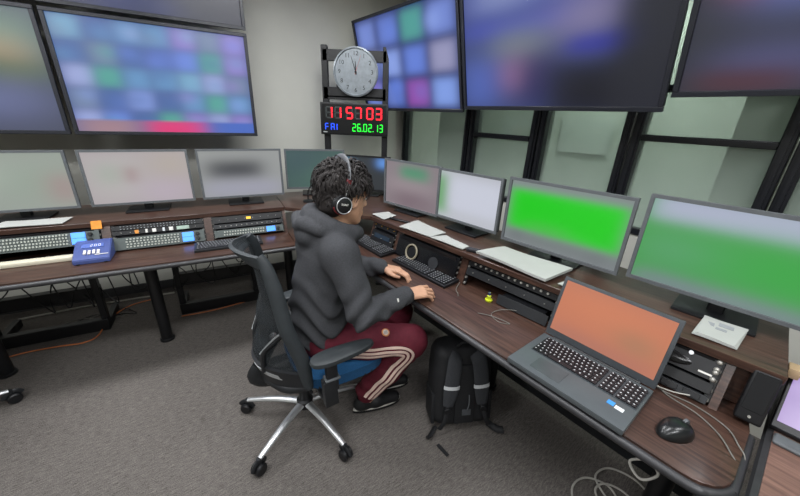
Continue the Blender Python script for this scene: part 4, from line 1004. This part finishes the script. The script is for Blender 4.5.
for tips, n in ((rtip, rn), (ltip, ln_)):
    for q, e in tips:
        up_ = nrm(n - e * (n @ e)); sd = np.cross(e, up_)
        R3 = Matrix((sd, e, up_)).transposed()
        m = MB(); m.sph((0, 0, 0), 1, (.0055, .0065, .0016), 12, 6); bmesh.ops.transform(m.bm, matrix=Matrix.Translation(q + up_ * .0078) @ R3.to_4x4(), verts=m.bm.verts); m.build('nail', NAIL, body)
for s in (1, -1):
    MB().sph(tuple(hd(.083, s * .032, .003)), .0115).build('eye', mat('eye_white', '#e8e6e2', .2), body)
    MB().sph(tuple(hd(.0915, s * .032, .002)), .0052).build('iris', mat('iris_dark', '#1e1410', .2), body)
    MB().tube([tuple(hd(.089, s * .046, .024)), tuple(hd(.098, s * .032, .028)), tuple(hd(.1, s * .014, .024))], .004, 6, 4).build('eyebrow', mat('brow_hair', '#171413', .8), body)

# hoodie
def wr(P, amp, f, seed):
    r = np.random.RandomState(seed); o = np.zeros(len(P))
    for _ in range(5):
        k = r.randn(3); k /= np.linalg.norm(k); k2 = r.randn(3); k2 /= np.linalg.norm(k2)
        o += np.sin(P @ k * f * (0.7 + r.rand()) + 2.2 * np.sin(P @ k2 * f * .45) + r.rand() * 6)
    return amp * o / 3
HOOD = SDF()
HOOD.chain([V3(.03, 0, .545), V3(.02, 0, .60), V3(.02, 0, .70), V3(.035, 0, .82), V3(.07, 0, .96), V3(.09, 0, 1.03)], [.118, .130, .128, .122, .122, .095], .05, 1.32)
for s in (1, -1):
    HOOD.cap(V3(.085, s * .06, 1.04), SHO[s] + V3(0, 0, -.01), .082, .074, .05).cap(SHO[s], ELB[s], .073, .062, .03)
    HOOD.cap(ELB[s], ELB[s] * .3 + WRI[s] * .7, .062, .050, .02).cap(ELB[s] * .3 + WRI[s] * .7, WRI[s] * .93 + ELB[s] * .07, .048, .044, .006)
# hood rolled around the neck
rp = []
for k in range(13):
    a = RAD(180 - 150 + 300 * k / 12)     # open at the front
    a = RAD(30 + 300 * k / 12)
    rp.append(V3(.105 + .100 * math.cos(a), .115 * math.sin(a), 1.10 - .035 * math.cos(a)))
for i in range(12):
    q = abs(i - 5.5) / 6; HOOD.cap(rp[i], rp[i + 1], .050 - .018 * q, .050 - .018 * q, .016)
HOOD.cap(V3(-.015, .055, 1.075), V3(-.015, -.055, 1.075), .058, .058, .02).cap(V3(-.03, .03, 1.01), V3(-.03, -.03, 1.01), .036, .036, .03)
HOOD.cap(V3(-.035, -.075, 1.13), V3(.03, -.115, 1.11), .034, .032, .003)
HOOD.cap(V3(-.05, .06, 1.12), V3(-.05, -.06, 1.12), .030, .030, .003)
HOOD.cap(hd(-.028, 0, -.03), V3(.12, 0, 1.03), .062, .066, .010, op='s')
def hood_ev(P):
    d = HOOD.ev(P)
    # folds: horizontal on the belly and waist, across the inside of the elbows
    low = np.clip((.92 - P[:, 2]) / .25, 0, 1)
    f = .009 * np.sin(P[:, 2] * 62 + 7 * P[:, 0] + 2.5 * np.sin(P[:, 1] * 17) + 3 * np.sin(P[:, 0] * 21)) * low
    for s in (1, -1):
        e = np.exp(-((P - ELB[s]) ** 2).sum(1) / .012); u = nrm(WRI[s] - SHO[s]); f += .011 * e * np.sin(P @ u * 80 + 3 * P[:, 2] + 2 * np.sin(P[:, 1] * 30))
    return d + f + wr(P, .0042, 30, 3)
P, F_ = snets(hood_ev, (-.26, -.42, .44), (.48, .42, 1.26), .0052)
HOODM = mat('charcoal_fleece', '#434447', .95, var=.14, scale=160, bump=.12, bscale=500, spec=.15)
hoodie = np_mesh('hoodie', P, F_, HOODM, person, 2)
RIB = mat('charcoal_ribbing', '#323336', .95, var=.15, scale=90, stretch=(1, 1, .1))
for s in (1, -1):
    d = nrm(WRI[s] - ELB[s]); a = WRI[s] - d * .045
    MB().tube([tuple(a), tuple(a + d * .02), tuple(a + d * .052)], [.045, .046, .040], 24, 4).build('cuff', RIB, hoodie)
def surf_h(c, d):
    ts = np.linspace(0, .1, 81); v = hood_ev(c + ts[:, None] * d); return c + d * ts[np.argmax(v > 0)]
e = WRI[-1] - nrm(WRI[-1] - ELB[-1]) * .075
dv = nrm(V3(-.15, -.8, .45)); box('sleeve_mark', tuple(surf_h(e, dv)), (.008, .004, .016), WHITEP, hoodie, rot=(RAD(-30), RAD(20), RAD(25)))
for s in (1, -1):
    MB().tube([(.185, s * .035, 1.07), (.20, s * .04, 1.02), (.19, s * .042, .95), (.185, s * .045, .90)], .0035, 6, 5).build('drawstring', RIB, hoodie)

# trousers
TRO = SDF()
TRO.cap(V3(.025, 0, .56), V3(.05, 0, .56), .112, .112, .04, 1.4)
for s in (1, -1):
    m2 = KNE[s] * .5 + HIP[s] * .5
    TRO.cap(HIP[s], m2, .096, .090, .05).cap(m2, KNE[s], .090, .078, .03)
    TRO.cap(KNE[s], ANK[s] * .5 + KNE[s] * .5, .078, .072, .02).cap(ANK[s] * .5 + KNE[s] * .5, ANK[s] + V3(.0, 0, .045), .072, .058, .02)
def tro_ev(P):
    d = TRO.ev(P); f = wr(P, .004, 30, 8)
    for s in (1, -1):
        e = np.exp(-((P - ANK[s] - V3(0, 0, .05)) ** 2).sum(1) / .012); f += .006 * e * np.sin(P[:, 2] * 95 + 12 * P[:, 0])
        e = np.exp(-((P - KNE[s] + V3(.06, 0, .03)) ** 2).sum(1) / .01); f += .005 * e * np.sin((P[:, 0] + P[:, 2]) * 80)
    return d + f
P, F_ = snets(tro_ev, (-.22, -.30, .06), (.62, .26, .74), .0052)
TROM = mat('maroon_jersey', '#5c1e2b', .75, var=.1, scale=60, bump=.05, bscale=500, spec=.25)
trou = np_mesh('trousers', P, F_, TROM, person, 2)
STR = mat('cream_stripe', '#e4c9bb', .7, var=.03)
def surf(c, d, ev=tro_ev):
    lo, hi = 0., .2
    ts = np.linspace(0, .2, 81); v = ev(c + ts[:, None] * d)
    k = np.argmax(v > 0); return c + d * ts[k] if v[k] > 0 else c + d * .1
for sgn in (-1, 1):
    hip, kn, an = HIP[sgn], KNE[sgn], ANK[sgn] + V3(0, 0, .05)
    sd = V3(0, sgn, 0)
    h2, k2_, a2 = [Vector((p[0], p[2])) for p in (hip, kn, an)]
    def fillet(t_):
        q0 = k2_ + (h2 - k2_) * .30; q1 = k2_ + (a2 - k2_) * .30
        if t_ < .4: return h2 + (q0 - h2) * (t_ / .4)
        if t_ > .6: return q1 + (a2 - q1) * ((t_ - .6) / .4)
        b_ = (t_ - .4) / .2; return (1 - b_) ** 2 * q0 + 2 * b_ * (1 - b_) * (k2_ + (k2_ - (h2 + a2) / 2) * .05) + b_ * b_ * q1
    for j in range(3):
        rows = []
        for i in range(61):
            t_ = i / 60; c = fillet(t_); tg = (fillet(min(1, t_ + .02)) - fillet(max(0, t_ - .02))).normalized(); nn = Vector((-tg.y, tg.x))
            yc = hip[1] + (kn[1] - hip[1]) * min(1, t_ / .5) if t_ < .5 else kn[1] + (an[1] - kn[1]) * ((t_ - .5) / .5)
            row = []
            for w in (-.0068, 0, .0068):
                q = c + nn * ((1 - j) * .024 + w - .014 * (1 - t_))
                row.append(surf(V3(q.x, yc, q.y), sd) + sd * .0025)
            rows.append(row)
        P_ = np.array(rows)
        for _ in range(2): P_[1:-1] = P_[1:-1] * .5 + (P_[2:] + P_[:-2]) * .25
        MB().grid(lambda u, v: tuple(P_[round(u * 60)][round(v * 2)]), 60, 2, thick=.002).build('side_stripe', STR, trou)
bc = HIP[-1] * .36 + KNE[-1] * .64; dv = nrm(V3(.05, -.55, .85)); bp_ = surf(bc, dv)
BM = Matrix.Translation(bp_ + dv * .001) @ Vector(dv).to_track_quat('Z', 'Y').to_matrix().to_4x4()
em = MB().lathe([(.020, 0), (.020, .002), (.019, .0028)], BM, 28).build('badge', mat('badge_orange', '#c9804e', .6), trou)
MB().lathe([(.014, .0026), (.014, .0036)], BM, 24).build('badge_centre', mat('badge_cream', '#cdbfae', .6), em)
for k in range(3): MB().box(BM @ Vector((-.006 + .006 * k, 0, .0038)), (.0025, .016, .0008), rot=BM.to_3x3()).build('badge_mark', mat('badge_blue', '#6a6f86', .6), em)
# shoes
for s in (1, -1):
    A = ANK[s]; a = RAD(4 if s == -1 else 0); d = V3(math.cos(a), math.sin(a), 0); base = V3(A[0], A[1], 0)
    SH = SDF().cap(base - d * .035 + V3(0, 0, .055), base + d * .06 + V3(0, 0, .055), .036, .034, .02).cap(base + d * .06 + V3(0, 0, .05), base + d * .175 + V3(0, 0, .038), .036, .030, .03, 1.15).cap(base + V3(-.01, 0, .06), base + V3(-.01, 0, .10), .040, .040, .02)
    SH.cap(base + V3(-.012, 0, .10), base + V3(-.012, 0, .14), .033, .033, .01, op='s')
    P, F_ = snets(SH.ev, base + V3(-.10, -.08, .0), base + V3(.24, .08, .14), .005)
    P[:, 2] = np.maximum(P[:, 2], .022)
    sh = np_mesh('shoe', P, F_, mat('shoe_black', '#17181a', .6, var=.15), person, 1)
    n_ = V3(-d[1], d[0], 0); out = []
    for k in range(28):
        q = 2 * math.pi * k / 28; x = .068 + .142 * math.cos(q); w = (.036 + .010 * math.cos(q - .2)) * math.sin(q)
        p = base + d * x + n_ * w; out.append((p[0], p[1]))
    so_ = MB().prism(out, .004, .020, bev=.003).build('sole', mat('sole_black', '#1a1a1b', .7), sh)
    MB().prism(out, .019, .030, bev=.002).build('sole_welt', mat('sole_white', '#d9d7d0', .6), sh)

# hair: cap plus many tapered locks
HAIRM = mat('hair_black', '#282423', .62, var=.35, scale=60, spec=.3)
HS = SDF().ell(hd(-.020, 0, .040), (.114, .096, .108), .02, R=HR).ell(hd(-.062, 0, -.03), (.064, .076, .080), .03, R=HR)
HS.ell(hd(.075, 0, -.045), (.080, .12, .085), .02, 's', HR)
for s in (1, -1): HS.ell(hd(.012, s * .098, -.028), (.036, .034, .046), .01, 's', HR)
def hair_ev(P): return HS.ev(P) + wr(P, .006, 70, 5)
P, F_ = snets(hair_ev, HC - .19, HC + .19, .005)
hair = np_mesh('hair', P, F_, HAIRM, person, 1)
r = random.Random(12); lk = MB()
cw = V3(-.045, .0, .13)      # crown in head space
cnt = 0
while cnt < 1100:
    u = r.uniform(0, 2 * math.pi); zz = r.uniform(-.55, 1.)
    rr_ = math.sqrt(1 - zz * zz); n = V3(rr_ * math.cos(u), rr_ * math.sin(u), zz)
    if n[0] > .45 and zz < .22: continue
    if abs(n[1]) > .5 and zz < .12 and n[0] > -.40: continue
    p = V3(-.020, 0, .035) + n * V3(.112, .094, .106)
    if zz < -.1: p = p + V3(0, 0, -.02)
    fl_ = (p - cw); fl_ = fl_ - n * (fl_ @ n); fl_ = nrm(fl_ + V3(0, 0, 1e-4)); fl_ = fl_ + V3(r.gauss(0, .6), r.gauss(0, .6), r.gauss(-.15, .45)); fl_ = nrm(fl_ - n * (fl_ @ n))
    ln = r.uniform(.035, .075); lift = r.uniform(.002, .024) * (1.3 if zz > .2 else .8)
    pts = []; cu_g = r.gauss(0, .014)
    for k in range(5):
        t_ = k / 4; q = p + fl_ * ln * t_; q = q - n * (ln * t_) ** 2 * 3.2 + n * (lift * math.sin(t_ * 2.6)) + V3(0, 0, -.012 * t_ * t_) + np.cross(n, fl_) * (cu_g * t_ * t_)
        pts.append(tuple(HC + HR @ q))
    w = r.uniform(.003, .0065); cu_ = r.gauss(0, .012)
    lk.tube(pts, [w * .6, w, w * .9, w * .6, .0006], 4, 1, flat=.5, upv=tuple(HR @ n)); cnt += 1
lk.build('hair_locks', HAIRM, hair)

# headphones (worn, a thing of its own); built in head space
def hw3(x, y, z): return PC + Matrix.Rotation(PA, 3, 'Z') @ Vector(hd(x, y, z))
hq = Matrix.Rotation(PA, 4, 'Z') @ Matrix(HR.tolist()).to_4x4()
ho = hw3(-.024, 0, -.022)
t = thing('headphones', 'black over-ear headphones with silver sliders on the person\'s head', 'headphones', ho, tuple(hq.to_euler()))
HB = mat('band_black', '#232427', .5); 
arc = [(-.025, .106 * math.cos(RAD(q)) * (1.0), .055 + .119 * math.sin(RAD(q))) for q in range(18, 163, 12)]
MB().tube(arc, .015, 10, 3, flat=.35, upv=(1, 0, 0)).build('headband', mat('band_grey', '#5e6064', .5), t)
for s in (1, -1):
    MB().box((-.025, s * .103, .085), (.022, .010, .020), bev=.002).build('band_joint', mat('joint_red', '#6e2a30', .5), t)
    MB().tube([(-.025, s * .104, .078), (-.027, s * .1045, .05), (-.028, s * .104, .03)], .0065, 8, 3, flat=.45, upv=(1, 0, 0)).build('slider', CHROME, t)
    Mx = Matrix.Translation((-.03, s * .088, -.012)) @ Vector((0, s, 0)).to_track_quat('Z', 'Y').to_matrix().to_4x4()
    MB().lathe([(.030, -.012), (.040, -.010), (.043, -.002), (.040, .008), (.038, .010)], Mx, 28).build('ear_cushion', BLACK, t)
    MB().lathe([(.038, .010), (.040, .016), (.037, .026), (.030, .030)], Mx, 28).build('ear_cup', BLACK, t)
    MB().tube([Mx @ Vector((.0335 * math.cos(k * math.pi / 10), .0335 * math.sin(k * math.pi / 10), .0285)) for k in range(20)], .0022, 6, 1, closed=True).build('cup_ring', SILVER, t)
    MB().tube([Mx @ Vector((.041 * math.cos(RAD(a)), .041 * math.sin(RAD(a)), .012)) for a in ((200, 220, 245, 270, 295, 320, 340) if s < 0 else (200, 220, 245, 270, 295, 320, 340))], .002, 6, 2).build('red_trim', mat('trim_red', '#8c2c30', .5), t)
    tx = text_mesh('cup_lettering', 'SONY', .012, WHITEP, t, (-.03, s * .1192, -.008), (RAD(90), 0, 0 if s < 0 else RAD(180)), ext=.0006)
# ---------------------------------------------------------------- backpack
t = thing('backpack', 'black backpack with silver reflective strap bands standing under the desk', 'backpack', (.362, 1.365, 0), (RAD(-10), 0, RAD(9))); t.scale = (1.04, 1.1, 1.12)
BPM = mat('backpack_nylon', '#17181b', .7, var=.2, scale=120, bump=.1, bscale=700); BPS = mat('strap_padding', '#34363a', .85, var=.12, scale=180)
BS = SDF().cap(V3(0, 0, .09), V3(0, .01, .34), .095, .082, .05, 1.0)
def bag_ev(P):
    q = np.abs(P - V3(0, .02, .225)) - V3(.155, .085, .21) + .06
    d = np.sqrt((np.maximum(q, 0) ** 2).sum(1)) + np.minimum(q.max(1), 0) - .06
    d = d + .10 * np.clip((P[:, 2] - .30), 0, 1) * np.abs(P[:, 0]) * 6
    return d + wr(P, .003, 34, 2)
P, F_ = snets(bag_ev, (-.20, -.12, -.03), (.20, .16, .50), .007)
P[:, 2] = np.maximum(P[:, 2], .002)
bag = np_mesh('bag_body', P, F_, BPM, t, 1)
yb = -.068
MB().box((0, yb - .002, .20), (.10, .014, .30), bev=.006, seg=2).build('back_pad', BPM, t)
for sx in (-1, 1):
    pts = [(sx * .045, yb + .01, .40), (sx * .060, yb - .012, .375), (sx * .072, yb - .022, .30), (sx * .080, yb - .022, .22), (sx * .088, yb - .016, .155)]
    stp = MB().tube(pts, [.032, .037, .038, .037, .026], 12, 5, flat=.26, upv=(0, -1, 0)).build('shoulder_strap', BPS, t)
    MB().tube([(sx * .0755, yb - .0232, .262), (sx * .0768, yb - .0234, .246)], .0405, 12, 1, flat=.29, upv=(0, -1, 0)).build('reflective_band', mat('reflective_silver', '#c9ccce', .4, var=.03), stp)
    MB().tube([(sx * .088, yb - .018, .16), (sx * .105, yb - .03, .09), (sx * .13, yb - .02, .04)], .012, 8, 5, flat=.25, upv=(0, -1, 0)).build('webbing', BPM, stp)
    MB().box((sx * .092, yb - .026, .135), (.034, .008, .024), rot=(0, RAD(sx * 15), 0), bev=.002).build('buckle', BLACK, stp)
    MB().tube([(sx * .14, yb + .02, .02), (sx * .175, yb - .02, .012), (sx * (.205 if sx > 0 else .19), yb - .03, .012)], .016, 8, 4, flat=.5).build('hip_wing', BPM, t)
    MB().box((sx * .150, .02, .11), (.022, .12, .16), bev=.01, seg=2).build('side_pocket', BPM, t)
MB().tube([(-.04, yb + .03, .425), (-.02, yb + .01, .455), (.02, yb + .01, .455), (.04, yb + .03, .425)], .010, 8, 5, flat=.6).build('top_handle', BPM, t)
MB().box((.01, yb - .011, .11), (.045, .004, .03), bev=.001).build('patch', mat('patch_grey', '#44474b', .7), t)
MB().tube([(.02, yb - .012, .20), (.018, yb - .02, .16), (.012, yb - .014, .125)], .003, 6, 4).build('zip_cord', GREYP, t)
tag(MB().box((0, 0, .006), (.018, .075, .003)).build('loose_strap', BPM, None, (.258, 1.185, 0), RAD(38)), 'loose black strap end on carpet before the backpack', 'strap')
